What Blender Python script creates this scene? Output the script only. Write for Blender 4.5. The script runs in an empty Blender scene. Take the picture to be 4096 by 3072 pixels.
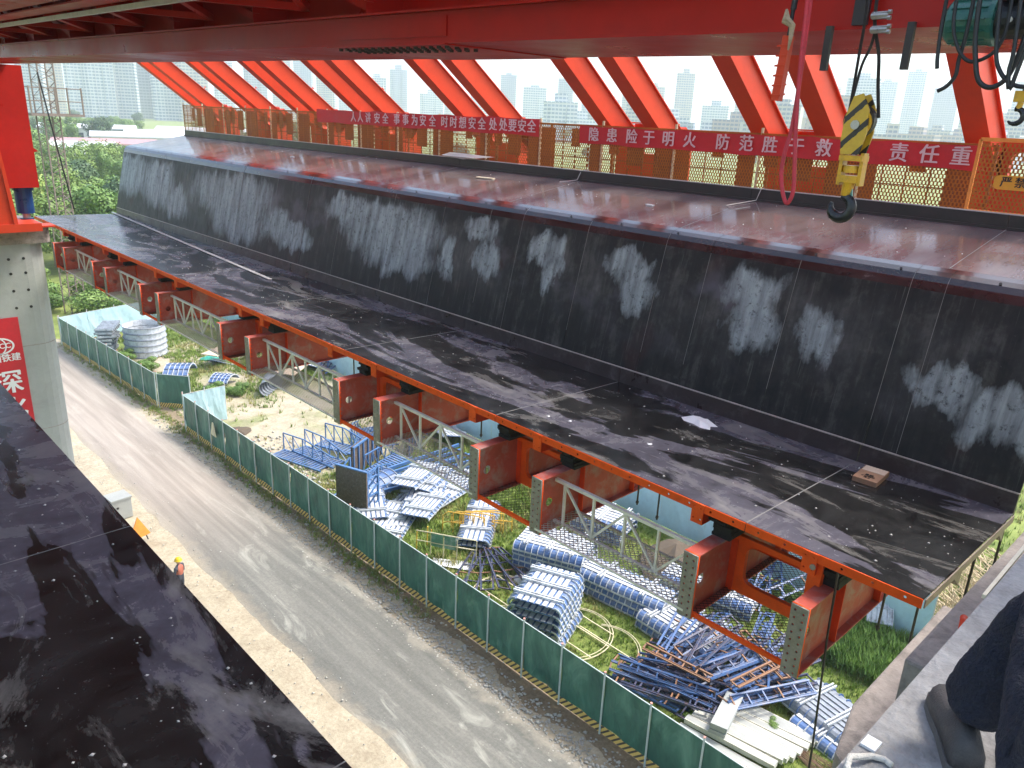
import bpy, bmesh, math, random
import numpy as np
from mathutils import Vector, Matrix, Euler
random.seed(7)
SC = bpy.context.scene
COL = SC.collection
R = math.radians

# ---------------------------------------------------------------- camera
cam_d = bpy.data.cameras.new('camera'); cam = bpy.data.objects.new('camera', cam_d); COL.objects.link(cam)
cam_d.sensor_width = 36.0; cam_d.lens = 780.0/1024*36; cam_d.clip_start = 0.05; cam_d.clip_end = 9000
def _cam_matrix():
    f = 780.0; t = .0437
    def ray(px, py): return Vector((px-512, -(py-384), -f))
    a = ray(-274, 83); b = ray(1512, 83+t*1786)
    Y = a.normalized(); Z = b.cross(a).normalized()
    if Z.y < 0: Z = -Z
    X = Y.cross(Z)
    return Matrix((X, Y, Z)).to_4x4()
cam.matrix_world = _cam_matrix()
SC.camera = cam

# ---------------------------------------------------------------- light
SUN_EL, SUN_AZ = 55, 118
W = bpy.data.worlds.new('World'); SC.world = W; W.use_nodes = True
nt = W.node_tree; nt.nodes.clear()
sky = nt.nodes.new('ShaderNodeTexSky'); sky.sky_type = 'NISHITA'; sky.sun_disc = False
sky.sun_elevation = R(SUN_EL); sky.sun_rotation = R(SUN_AZ); sky.dust_density = 3.5; sky.air_density = 1.0; sky.ozone_density = 1.5
bg = nt.nodes.new('ShaderNodeBackground'); bg.inputs['Strength'].default_value = .15
ow = nt.nodes.new('ShaderNodeOutputWorld')
nt.links.new(sky.outputs[0], bg.inputs['Color']); nt.links.new(bg.outputs[0], ow.inputs[0])
sun_d = bpy.data.lights.new('sun', 'SUN'); sun = bpy.data.objects.new('sun', sun_d); COL.objects.link(sun)
sun_d.energy = 1.5; sun_d.angle = R(12); sun_d.color = (1, .96, .9)
el, az = R(SUN_EL), R(SUN_AZ)
sd = Vector((math.sin(az)*math.cos(el), math.cos(az)*math.cos(el), math.sin(el)))
sun.rotation_euler = sd.to_track_quat('Z', 'Y').to_euler(); sun.location = (0, 0, 60)
SC.view_settings.view_transform = 'Standard'; SC.view_settings.look = 'None'
SC.view_settings.exposure = 1.55; SC.view_settings.gamma = 1
SC.cycles.max_bounces = 8; SC.cycles.diffuse_bounces = 3; SC.cycles.glossy_bounces = 3
SC.cycles.transparent_max_bounces = 8; SC.cycles.volume_bounces = 2
SC.cycles.use_adaptive_sampling = True; SC.cycles.use_denoising = True

GZ = -18.0

# ---------------------------------------------------------------- materials
def new_mat(name):
    m = bpy.data.materials.new(name); m.use_nodes = True
    n = m.node_tree.nodes; n.clear()
    o = n.new('ShaderNodeOutputMaterial'); b = n.new('ShaderNodeBsdfPrincipled')
    m.node_tree.links.new(b.outputs[0], o.inputs[0])
    return m, m.node_tree, b
class G:
    """tiny node helper"""
    def __init__(s, nt): s.nt = nt; s.L = nt.links
    def coord(s, kind='Object', scale=(1, 1, 1)):
        tc = s.nt.nodes.new('ShaderNodeTexCoord')
        if kind == 'World':
            g = s.nt.nodes.new('ShaderNodeNewGeometry'); src = g.outputs['Position']
        else: src = tc.outputs[kind]
        mp = s.nt.nodes.new('ShaderNodeMapping'); mp.inputs['Scale'].default_value = scale
        s.L.new(src, mp.inputs['Vector']); return mp.outputs[0]
    def noise(s, vec, scale, detail=4, rough=.55, dist=0):
        n = s.nt.nodes.new('ShaderNodeTexNoise'); n.inputs['Scale'].default_value = scale
        n.inputs['Detail'].default_value = detail; n.inputs['Roughness'].default_value = rough
        n.inputs['Distortion'].default_value = dist; s.L.new(vec, n.inputs['Vector']); return n.outputs[0]
    def ramp(s, fac, stops):
        r = s.nt.nodes.new('ShaderNodeValToRGB'); cr = r.color_ramp
        while len(cr.elements) < len(stops): cr.elements.new(.5)
        for e, (p, c) in zip(cr.elements, stops):
            e.position = p; e.color = (c, c, c, 1) if isinstance(c, (int, float)) else (*c, 1)
        s.L.new(fac, r.inputs[0]); return r.outputs[0]
    def mix(s, fac, a, b, blend='MIX'):
        m = s.nt.nodes.new('ShaderNodeMix'); m.data_type = 'RGBA'; m.blend_type = blend
        for sock, v in ((m.inputs[0], fac), (m.inputs[6], a), (m.inputs[7], b)):
            if isinstance(v, (int, float)): sock.default_value = v if sock.type == 'VALUE' else (v, v, v, 1)
            elif isinstance(v, tuple): sock.default_value = (*v, 1)
            else: s.L.new(v, sock)
        return m.outputs[2]
    def math(s, op, a, b=0.0, c=None, clamp=False):
        m = s.nt.nodes.new('ShaderNodeMath'); m.operation = op; m.use_clamp = clamp
        for i, v in enumerate((a, b, c)):
            if v is None: continue
            if isinstance(v, (int, float)): m.inputs[i].default_value = v
            else: s.L.new(v, m.inputs[i])
        return m.outputs[0]
    def sep(s, vec):
        x = s.nt.nodes.new('ShaderNodeSeparateXYZ'); s.L.new(vec, x.inputs[0]); return x.outputs
    def bump(s, h, strength, dist, b):
        n = s.nt.nodes.new('ShaderNodeBump'); n.inputs['Strength'].default_value = strength
        n.inputs['Distance'].default_value = dist; s.L.new(h, n.inputs['Height']); s.L.new(n.outputs[0], b.inputs['Normal'])
M = {}
def simple(name, col, rough=.5, metal=0, var=.25, scale=3, dirt=None, dirt_amt=.4, spec=None, kind='World', bump=0):
    m, nt_, b = new_mat(name); g = G(nt_)
    v = g.coord(kind)
    n1 = g.noise(v, scale, 5, .6); n2 = g.noise(v, scale*7, 3, .6)
    f = g.mix(.35, n1, n2)
    c = g.ramp(f, [(.3, tuple(x*(1-var) for x in col)), (.7, tuple(min(1, x*(1+var)) for x in col))])
    if dirt:
        d = g.noise(v, scale*1.7, 6, .7, .4)
        c = g.mix(g.ramp(d, [(.55-.1*dirt_amt, 0), (.78-.1*dirt_amt, dirt_amt)]), c, dirt)
    nt_.links.new(c, b.inputs['Base Color'])
    nt_.links.new(g.ramp(n1, [(.3, max(0, rough-.12)), (.7, min(1, rough+.12))]), b.inputs['Roughness'])
    b.inputs['Metallic'].default_value = metal
    if bump: g.bump(n2, bump, .02, b)
    M[name] = m; return m
simple('orange_paint', (.80, .095, .012), .5, dirt=(.42, .05, .015), dirt_amt=.4, scale=2, var=.14)
simple('red_paint', (.68, .055, .012), .5, dirt=(.33, .035, .015), dirt_amt=.4, scale=1.4, var=.16)
simple('worn_red', (.42, .085, .06), .5, dirt=(.34, .30, .28), dirt_amt=.75, scale=1.6, var=.2)
simple('girder_red', (.40, .014, .008), .36, dirt=(.2, .03, .02), dirt_amt=.3, scale=.8, var=.16)
simple('strut_red', (.66, .062, .022), .42, dirt=(.4, .05, .03), dirt_amt=.3, scale=.8, var=.1)
simple('bare_steel', (.27, .24, .225), .5, .1, dirt=(.16, .13, .11), dirt_amt=.5, scale=6, var=.3)
simple('dark_steel', (.05, .045, .042), .5, .4, dirt=(.10, .07, .05), dirt_amt=.4, scale=8)
simple('galvanised', (.56, .54, .50), .42, .1, dirt=(.30, .26, .22), dirt_amt=.5, scale=3, var=.15)
simple('white_steel', (.74, .71, .66), .45, 0, dirt=(.40, .35, .3), dirt_amt=.4, scale=4, var=.15)
simple('mesh_grey', (.44, .40, .36), .5, .2, dirt=(.2, .16, .13), dirt_amt=.5, scale=4)
simple('black_mesh', (.035, .028, .02), .5, .3, scale=5)
simple('rubber', (.008, .008, .008), .8, var=.4, scale=12, bump=.6)
simple('guard_orange', (.44, .16, .03), .5, dirt=(.24, .08, .04), dirt_amt=.5, scale=1.5, var=.2)
simple('guard_brown', (.25, .10, .04), .6, dirt=(.12, .05, .03), dirt_amt=.5, scale=1.5, var=.2)
simple('sign_yellow', (.75, .36, .03), .45, scale=3, var=.08)
simple('banner_red', (.55, .012, .022), .55, scale=2, var=.15)
simple('banner_text', (.72, .52, .55), .55, scale=4, var=.08)
simple('banner_white', (.8, .8, .8), .5, scale=4, var=.05)
simple('black_ink', (.02, .018, .018), .5, scale=4)
simple('hook_yellow', (.70, .36, .012), .38, dirt=(.25, .15, .03), dirt_amt=.7, scale=9, var=.12)
simple('hook_black', (.02, .02, .02), .3, .3, dirt=(.2, .19, .18), dirt_amt=.3, scale=12)
simple('hoist_green', (.03, .13, .10), .3, dirt=(.02, .05, .04), dirt_amt=.5, scale=8, var=.2)
simple('cable_black', (.012, .012, .013), .45, scale=10)
simple('wire_rope', (.06, .052, .045), .42, .6, scale=40, var=.5, bump=.8)
simple('sling_red', (.55, .035, .05), .6, scale=10, dirt=(.3, .03, .03), dirt_amt=.4)
simple('rag', (.45, .33, .2), .9, scale=12, var=.35, bump=.8)
simple('bolt_steel', (.42, .38, .34), .35, .7, scale=20)
simple('jack_blue', (.012, .05, .16), .35, scale=4)
simple('concrete_pale', (.36, .375, .355), .8, dirt=(.26, .26, .24), dirt_amt=.5, scale=.8, var=.1, bump=.15)
simple('concrete_rough', (.31, .27, .235), .85, dirt=(.10, .09, .08), dirt_amt=.8, scale=2.2, var=.3, bump=.6)
simple('concrete_deck', (.29, .285, .275), .9, dirt=(.15, .14, .13), dirt_amt=.7, scale=4, var=.3, bump=.7)
simple('concrete_white', (.56, .55, .47), .8, dirt=(.33, .32, .25), dirt_amt=.5, scale=1.6, var=.12, bump=.2)
simple('brown_plate', (.20, .155, .125), .6, .1, dirt=(.1, .07, .05), dirt_amt=.6, scale=3, var=.3)
simple('rust_dirt', (.11, .08, .06), .8, dirt=(.34, .30, .25), dirt_amt=.5, scale=7, var=.5, bump=.4)
simple('form_blue', (.075, .15, .33), .45, dirt=(.24, .26, .28), dirt_amt=.9, scale=1.6, var=.3)
simple('form_white', (.56, .59, .61), .5, dirt=(.20, .20, .20), dirt_amt=.75, scale=2.2, var=.22)
simple('form_grey', (.26, .29, .33), .5, .2, dirt=(.12, .10, .09), dirt_amt=.6, scale=2.5, var=.3)
simple('frame_blue', (.045, .11, .26), .45, dirt=(.19, .11, .07), dirt_amt=.65, scale=3.5, var=.35)
simple('frame_dull', (.04, .055, .11), .5, dirt=(.20, .10, .05), dirt_amt=.7, scale=4, var=.3)
simple('frame_rust', (.24, .12, .06), .6, scale=4, var=.3)
simple('truss_blue', (.07, .17, .36), .4, dirt=(.2, .12, .08), dirt_amt=.4, scale=3, var=.25)
simple('rail_yellow', (.72, .42, .05), .45, scale=3, dirt=(.4, .3, .1), dirt_amt=.4)
simple('rail_cream', (.62, .56, .36), .5, scale=3, dirt=(.4, .3, .15), dirt_amt=.4)
simple('tarp_green', (.03, .30, .22), .5, scale=3)
simple('sheet_green', (.10, .26, .20), .4, scale=2, var=.3, dirt=(.45, .5, .48), dirt_amt=.7)
simple('post_pale', (.50, .58, .54), .4, .2, scale=5, var=.1)
simple('fence_cap', (.62, .28, .22), .5, scale=8)
simple('sheet_pale', (.42, .60, .64), .42, scale=.7, var=.14, dirt=(.52, .66, .68), dirt_amt=.5)
simple('tan_board', (.55, .42, .30), .7, scale=2, var=.12)
simple('wood', (.42, .30, .18), .75, scale=5, var=.3)
simple('pale_wood', (.70, .62, .45), .75, scale=5, var=.2)
simple('cardboard', (.36, .21, .12), .85, scale=5, var=.18, dirt=(.22, .12, .07), dirt_amt=.5)
simple('card_light', (.62, .50, .36), .8, scale=5, var=.1)
simple('plastic_white', (.75, .76, .76), .35, scale=5, var=.08)
simple('litter', (.62, .60, .56), .7, scale=3, var=.25)
simple('trouser', (.010, .013, .026), .85, scale=14, var=.5, bump=.9)
simple('shoe_grey', (.055, .052, .05), .55, scale=25, var=.35, bump=.3)
simple('shoe_sole', (.09, .085, .08), .8, scale=30, var=.4)
simple('skin', (.45, .27, .19), .6, scale=3, var=.08)
simple('vest_orange', (.42, .13, .08), .6, scale=8)
simple('shirt_dark', (.05, .055, .07), .8, scale=8)
simple('helmet', (.85, .55, .02), .3, scale=3, var=.05)
simple('sign_orange', (.85, .30, .05), .5, scale=3)
simple('rebar', (.22, .13, .08), .7, scale=12, var=.4)
simple('reed', (.45, .36, .22), .9, scale=6, var=.35)
simple('bark', (.10, .075, .05), .9, scale=6, var=.3)
simple('stone', (.42, .41, .36), .85, scale=1.2, var=.35)
simple('hair', (.02, .015, .012), .7, scale=8)
simple('rope_white', (.6, .57, .5), .8, scale=20, bump=.5)

for _n in ('orange_paint', 'red_paint', 'girder_red', 'strut_red', 'guard_orange', 'guard_brown', 'worn_red'):
    for _b in M[_n].node_tree.nodes:
        if _b.type == 'BSDF_PRINCIPLED': _b.inputs['Specular IOR Level'].default_value = .18
def leaf_mat(name, a, b_, sc=.6):
    m, nt_, b = new_mat(name); g = G(nt_); v = g.coord('World')
    c = g.ramp(g.mix(.5, g.noise(v, sc, 4, .7), g.noise(v, sc*9, 2, .6)), [(.32, a), (.68, b_)])
    nt_.links.new(c, b.inputs['Base Color']); b.inputs['Roughness'].default_value = .6
    b.inputs['Subsurface Weight'].default_value = 0
    M[name] = m
leaf_mat('leaf_bright', (.09, .17, .03), (.20, .30, .05), .25)
leaf_mat('leaf_mid', (.07, .15, .025), (.18, .30, .05), .25)
leaf_mat('leaf_dark', (.035, .08, .03), (.08, .15, .05), .25)
leaf_mat('leaf_yellow', (.17, .25, .035), (.30, .36, .07), .25)
leaf_mat('grass', (.08, .16, .02), (.26, .36, .05), .35)
leaf_mat('grass_dry', (.24, .24, .07), (.42, .38, .14), .35)

# --- wet film faced formwork skins
def form_floor(name, wet_bias=.5):
    m, nt_, b = new_mat(name); g = G(nt_)
    v = g.coord('World'); vs = g.coord('World', (1.0, .28, 1.0)); vt = g.coord('World', (.9, 1.2, 1))
    big = g.noise(vs, .55, 5, .58, 1.2)          # puddle-shaped damp patches
    mid = g.noise(vt, 1.6, 6, .7, .5)
    fine = g.noise(vt, 9, 5, .75)
    patch = g.ramp(big, [(wet_bias-.012, 0), (wet_bias+.012, 1)])
    dry = g.ramp(mid, [(.3, (.045, .043, .050)), (.5, (.085, .081, .100)), (.72, (.17, .165, .165))])
    wet = g.ramp(mid, [(.35, (.006, .006, .006)), (.75, (.030, .030, .029))])
    c = g.mix(patch, wet, dry)
    dust = g.ramp(g.noise(g.coord('World', (1.5, .5, 1)), .9, 7, .72, .8), [(.54, 0), (.74, .8)])
    c = g.mix(dust, c, (.25, .24, .215))
    scr = g.ramp(fine, [(.66, 0), (.80, .4)])
    c = g.mix(scr, c, (.34, .33, .33))
    spk = g.ramp(g.noise(v, 30, 2, .5), [(.74, 0), (.78, .6)])
    c = g.mix(spk, c, (.45, .44, .42))
    nt_.links.new(c, b.inputs['Base Color'])
    r = g.mix(patch, g.ramp(mid, [(.3, .13), (.7, .26)]), g.ramp(mid, [(.3, .17), (.75, .36)]))
    r = g.mix(dust, r, .7)
    nt_.links.new(r, b.inputs['Roughness']); b.inputs['Specular IOR Level'].default_value = .42
    g.bump(g.mix(.5, mid, fine), .07, .01, b); M[name] = m
form_floor('form_floor', .50)
def form_web():
    m, nt_, b = new_mat('form_web'); g = G(nt_)
    v = g.coord('World')
    st = g.noise(g.coord('World', (1, 3.2, .35)), 1.7, 5, .65)
    n = g.noise(v, 3.2, 6, .68, .3); fine = g.noise(v, 16, 4, .7)
    c = g.ramp(g.mix(.5, st, n), [(.36, (.005, .005, .006)), (.52, (.017, .017, .017)), (.70, (.085, .082, .076))])
    mar = g.ramp(g.noise(v, .8, 3, .5), [(.62, 0), (.72, .55)])
    c = g.mix(mar, c, (.045, .014, .014))
    X, Y, Z = g.sep(v)
    # pale release-agent blooms, each with a place and size of its own on the sheet
    blobs = [(34.8, -2.7, 2.2, .95), (31.6, -2.9, 1.6, .9), (29.6, -3.5, 1.0, .6), (25.4, -2.75, 3.0, .75), (24.6, -3.4, 2.0, .75), (22.0, -3.3, .8, .5), (16.4, -2.75, 2.1, .72), (15.9, -3.35, 1.5, .45), (18.6, -2.5, .8, .40), (13.0, -2.42, .40, .26), (12.6, -2.9, .35, .3),
             (10.95, -2.50, .45, .36), (10.65, -3.05, .26, .40), (8.75, -2.45, .5, .30), (8.55, -2.95, .42, .42), (6.30, -2.42, .58, .34), (6.15, -2.95, .42, .45), (5.0, -2.9, .3, .4), (13.9, -3.1, .3, .5), (20.9, -3.5, 1.1, .4), (3.2, -3.2, .5, .28), (2.4, -3.5, .5, .35)]
    tot = None
    warp = g.coord('World', (1, .9, .45))
    wy = g.math('MULTIPLY', g.math('SUBTRACT', g.noise(warp, 1.9, 5, .6), .5), 1.1)
    wz = g.math('MULTIPLY', g.math('SUBTRACT', g.noise(g.coord('World', (1.3, 1.5, .6)), 1.3, 5, .6), .5), 1.2)
    Yw = g.math('ADD', Y, wy); Zw = g.math('ADD', Z, wz)
    for (y, z, ry, rz) in blobs:
        dy = g.math('POWER', g.math('ABSOLUTE', g.math('DIVIDE', g.math('SUBTRACT', Yw, y), ry)), 2.2)
        dz = g.math('POWER', g.math('ABSOLUTE', g.math('DIVIDE', g.math('SUBTRACT', Zw, z), rz)), 2.2)
        d = g.math('SUBTRACT', 1.0, g.math('ADD', dy, dz))
        tot = d if tot is None else g.math('SMOOTH_MAX', tot, d, .25)
    jit = g.math('MULTIPLY', g.math('SUBTRACT', g.noise(g.coord('World', (1, 3.0, .9)), 1.6, 7, .75), .45), 1.3)
    mask = g.math('MULTIPLY', g.math('ADD', g.math('ADD', tot, jit), .22), 1.1, clamp=True)
    mask = g.math('MULTIPLY', mask, g.math('MULTIPLY', g.math('SUBTRACT', -2.02, Zw), 6, clamp=True))
    speck = g.ramp(g.noise(v, 9, 5, .75), [(.30, .0), (.46, 1)])
    mask = g.math('MULTIPLY', mask, g.math('MULTIPLY', g.ramp(st, [(.25, .35), (.6, 1)]), speck))
    pale = g.ramp(g.mix(.5, n, st), [(.3, (.17, .18, .20)), (.48, (.31, .36, .375)), (.70, (.42, .49, .50))])
    grime = g.ramp(g.noise(g.coord('World', (1, .8, .5)), .7, 5, .7), [(.42, 0), (.62, .55)])
    low = g.math('MULTIPLY', g.math('SUBTRACT', Zw, -3.9), 1.1, clamp=True)
    top = g.math('MULTIPLY', g.math('SUBTRACT', -2.15, Zw), 2.5, clamp=True)
    grime = g.math('MULTIPLY', grime, g.math('MULTIPLY', low, top))
    c = g.mix(grime, c, g.ramp(g.mix(.5, st, n), [(.35, (.045, .043, .043)), (.65, (.15, .145, .14))]))
    c = g.mix(g.math('MULTIPLY', g.ramp(g.noise(g.coord('World', (1, .7, .8)), 1.1, 4, .6), [(.52, 0), (.66, .6)]), g.math('MULTIPLY', low, top)), c, (.115, .105, .13))
    c = g.mix(g.math('MULTIPLY', mask, .9), c, pale)
    drip = g.ramp(g.noise(g.coord('World', (1, 16, .5)), 1.5, 3, .6), [(.64, 0), (.76, .35)])
    c = g.mix(drip, c, (.20, .195, .18))
    c = g.mix(g.ramp(fine, [(.66, 0), (.8, .3)]), c, (.2, .2, .2))
    nt_.links.new(c, b.inputs['Base Color'])
    nt_.links.new(g.ramp(n, [(.3, .34), (.7, .6)]), b.inputs['Roughness'])
    b.inputs['Specular IOR Level'].default_value = .25
    g.bump(fine, .15, .01, b); M['form_web'] = m
form_web()
def form_wing():
    m, nt_, b = new_mat('form_wing'); g = G(nt_)
    v = g.coord('World'); vt = g.coord('World', (.6, 1.6, 1))
    n = g.noise(vt, 1.1, 5, .6, .6); n2 = g.noise(vt, 5, 5, .7)
    c = g.ramp(g.mix(.4, n, n2), [(.32, (.080, .060, .060)), (.55, (.135, .108, .108)), (.75, (.16, .145, .125))])
    sc = g.ramp(g.noise(g.coord('World', (2.2, 3.5, 1)), 4.2, 6, .8, .7), [(.66, 0), (.73, .55)])
    c = g.mix(sc, c, (.42, .36, .33))
    nt_.links.new(c, b.inputs['Base Color'])
    nt_.links.new(g.ramp(g.mix(.5, n, n2), [(.35, .07), (.7, .26)]), b.inputs['Roughness'])
    b.inputs['Coat Weight'].default_value = .15; b.inputs['Coat Roughness'].default_value = .05
    g.bump(g.noise(v, 2.2, 4, .6), .07, .010, b); M['form_wing'] = m
form_wing()
def form_bend():
    m, nt_, b = new_mat('form_bend'); g = G(nt_); n = g.noise(g.coord('World', (1, .5, 1)), 2.0, 6, .7)
    nt_.links.new(g.ramp(n, [(.3, (.010, .008, .008)), (.6, (.035, .022, .022)), (.75, (.10, .085, .085))]), b.inputs['Base Color'])
    nt_.links.new(g.ramp(n, [(.3, .10), (.7, .30)]), b.inputs['Roughness']); b.inputs['Coat Weight'].default_value = .4; b.inputs['Coat Roughness'].default_value = .08
    M['form_bend'] = m
form_bend()
simple('form_kicker', (.03, .018, .018), .35, scale=2, var=.4, dirt=(.14, .13, .12), dirt_amt=.5)
simple('curb_dark', (.020, .017, .017), .4, scale=2, var=.4, dirt=(.05, .03, .03), dirt_amt=.5)
simple('joint_tape', (.20, .195, .185), .6, scale=8, var=.3)

# --- green hoarding cloth, striped kick board
def hoarding():
    m, nt_, b = new_mat('hoarding_green'); g = G(nt_); v = g.coord('World', (1, 1, .45))
    c = g.ramp(g.noise(v, 1.3, 5, .65, .6), [(.32, (.016, .080, .058)), (.52, (.035, .135, .090)), (.72, (.10, .24, .165))])
    c = g.mix(g.ramp(g.noise(g.coord('World', (1, 1, .3)), 5, 5, .75, 1), [(.64, 0), (.8, .3)]), c, (.4, .5, .45))
    nt_.links.new(c, b.inputs['Base Color']); b.inputs['Roughness'].default_value = .45; M['hoarding_green'] = m
    m, nt_, b = new_mat('hazard_stripes'); g = G(nt_); v = g.coord('World'); X, Y, Z = g.sep(v)
    s = g.math('FRACT', g.math('MULTIPLY', g.math('ADD', g.math('ADD', Y, g.math('MULTIPLY', X, -1.0)), g.math('MULTIPLY', Z, 1.0)), 4.6))
    k = g.math('GREATER_THAN', s, .42)
    n = g.noise(v, 5, 4, .7)
    c = g.mix(k, g.mix(n, (.03, .028, .022), (.09, .075, .05)), g.mix(n, (.62, .40, .08), (.74, .54, .16)))
    nt_.links.new(c, b.inputs['Base Color']); b.inputs['Roughness'].default_value = .55; M['hazard_stripes'] = m
    m, nt_, b = new_mat('hook_stripes'); g = G(nt_); v = g.coord('Object'); X, Y, Z = g.sep(v)
    s = g.math('FRACT', g.math('MULTIPLY', g.math('ADD', g.math('MULTIPLY', Y, 1.0), Z), 7.5))
    s = g.math('ADD', s, g.math('MULTIPLY', g.noise(v, 22, 5, .7), .25))
    c = g.mix(g.math('GREATER_THAN', s, .82), g.mix(g.noise(v, 30, 4, .7), (.50, .28, .02), (.72, .44, .03)), (.03, .022, .015))
    nt_.links.new(c, b.inputs['Base Color']); b.inputs['Roughness'].default_value = .4; M['hook_stripes'] = m
hoarding()

# --- ground and road
def ground_mats():
    m, nt_, b = new_mat('ground'); g = G(nt_); v = g.coord('World'); X, Y, Z = g.sep(v)
    n = g.noise(v, .16, 6, .62, .5); n2 = g.noise(v, 1.1, 6, .7); n3 = g.noise(v, 7, 4, .7)
    sand = g.ramp(g.mix(.45, n2, n3), [(.3, (.27, .22, .15)), (.52, (.42, .365, .26)), (.75, (.56, .51, .39))])
    turf = g.ramp(g.mix(.5, n2, n3), [(.3, (.06, .09, .02)), (.52, (.14, .19, .035)), (.72, (.28, .30, .08))])
    brown = g.ramp(n3, [(.3, (.13, .09, .05)), (.7, (.26, .19, .11))])
    # storage yard: turf nearest, worn bare towards the gate opening
    xw = g.math('ADD', X, g.math('MULTIPLY', g.math('SUBTRACT', g.noise(v, .35, 4, .6), .5), 2.2))
    yw = g.math('ADD', Y, g.math('MULTIPLY', g.math('SUBTRACT', g.noise(v, .22, 4, .6), .5), 9))
    inyard = g.math('GREATER_THAN', xw, 16.2)
    bare = g.math('MULTIPLY', g.math('SMOOTH_MIN', 1.0, g.math('MULTIPLY', g.math('SUBTRACT', yw, 31), .35, clamp=True), .1), g.math('MULTIPLY', g.math('SUBTRACT', 62, yw), .25, clamp=True))
    ym = g.mix(g.math('MULTIPLY', bare, g.ramp(n, [(.38, .25), (.5, 1)])), turf, sand)
    c = g.mix(inyard, sand, ym)
    edge = g.math('MULTIPLY', g.math('GREATER_THAN', xw, 15.2), g.math('LESS_THAN', xw, 16.4))
    c = g.mix(g.math('MULTIPLY', edge, .75), c, brown)
    far = g.math('MAXIMUM', g.math('GREATER_THAN', yw, 68), g.math('MAXIMUM', g.math('GREATER_THAN', xw, 29), g.math('LESS_THAN', xw, 4)))
    turf2 = g.ramp(g.noise(v, .5, 6, .7), [(.3, (.10, .14, .03)), (.6, (.22, .27, .06)), (.75, (.40, .36, .18))])
    c = g.mix(far, c, turf2)
    nt_.links.new(c, b.inputs['Base Color']); b.inputs['Roughness'].default_value = .95
    g.bump(g.mix(.5, n2, n3), .6, .12, b); M['ground'] = m
    m, nt_, b = new_mat('gravel_road'); g = G(nt_); v = g.coord('World'); X, Y, Z = g.sep(v)
    lane = g.noise(g.coord('World', (2.6, .12, 1)), .9, 5, .6, .3); n = g.noise(v, .9, 6, .68, .4); n3 = g.noise(v, 11, 4, .75)
    c = g.ramp(g.mix(.35, lane, n3), [(.30, (.105, .107, .093)), (.5, (.165, .165, .145)), (.68, (.26, .255, .22))])
    pl = g.ramp(g.noise(g.coord('World', (1.6, .35, 1)), .8, 6, .65, .8), [(.56, 0), (.70, .75)])
    c = g.mix(pl, c, (.42, .42, .36))
    far = g.math('MULTIPLY', g.math('SUBTRACT', Y, 27), .12, clamp=True)
    c = g.mix(g.math('MULTIPLY', far, .7), c, g.ramp(lane, [(.3, (.30, .25, .205)), (.7, (.48, .41, .34))]))
    xe = g.math('ADD', X, g.math('MULTIPLY', g.math('SUBTRACT', g.noise(v, .9, 6, .7), .5), 1.6))
    el_ = g.math('MULTIPLY', g.math('SUBTRACT', 11.0, xe), 1.1, clamp=True); er_ = g.math('MULTIPLY', g.math('SUBTRACT', xe, 14.0), 1.4, clamp=True)
    c = g.mix(el_, c, g.ramp(g.mix(.5, n, n3), [(.3, (.27, .23, .165)), (.7, (.44, .385, .285))]))
    c = g.mix(er_, c, g.ramp(g.mix(.5, n, n3), [(.3, (.30, .26, .20)), (.7, (.50, .46, .37))]))
    nt_.links.new(c, b.inputs['Base Color']); b.inputs['Roughness'].default_value = .9
    g.bump(g.mix(.5, n, n3), .5, .05, b); M['gravel_road'] = m
ground_mats()

def tower_mat(name, wall, glass, nx=3.2, nz=3.0):
    m, nt_, b = new_mat(name); g = G(nt_); v = g.coord('Object'); X, Y, Z = g.sep(v)
    fz = g.math('FRACT', g.math('DIVIDE', Z, nz)); fx = g.math('FRACT', g.math('DIVIDE', X, nx)); fy = g.math('FRACT', g.math('DIVIDE', Y, nx))
    wz = g.math('MULTIPLY', g.math('GREATER_THAN', fz, .28), g.math('LESS_THAN', fz, .82))
    wx = g.math('MULTIPLY', g.math('GREATER_THAN', fx, .22), g.math('GREATER_THAN', fy, .0))
    c = g.mix(g.math('MULTIPLY', wz, wx), wall, glass)
    nt_.links.new(c, b.inputs['Base Color']); b.inputs['Roughness'].default_value = .6; M[name] = m
tower_mat('tower_cream', (.50, .46, .38), (.16, .20, .25))
tower_mat('tower_white', (.60, .61, .60), (.20, .27, .34))
tower_mat('tower_grey', (.33, .36, .40), (.13, .18, .24))
tower_mat('tower_tan', (.42, .33, .26), (.14, .16, .2))
simple('roof_pale', (.58, .60, .60), .6, scale=.1, var=.1)
simple('roof_pink', (.45, .25, .25), .6, scale=.1, var=.1)
simple('wall_white', (.62, .63, .62), .7, scale=.1, var=.1)
simple('window_dark', (.05, .07, .09), .3, scale=.1)

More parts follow.
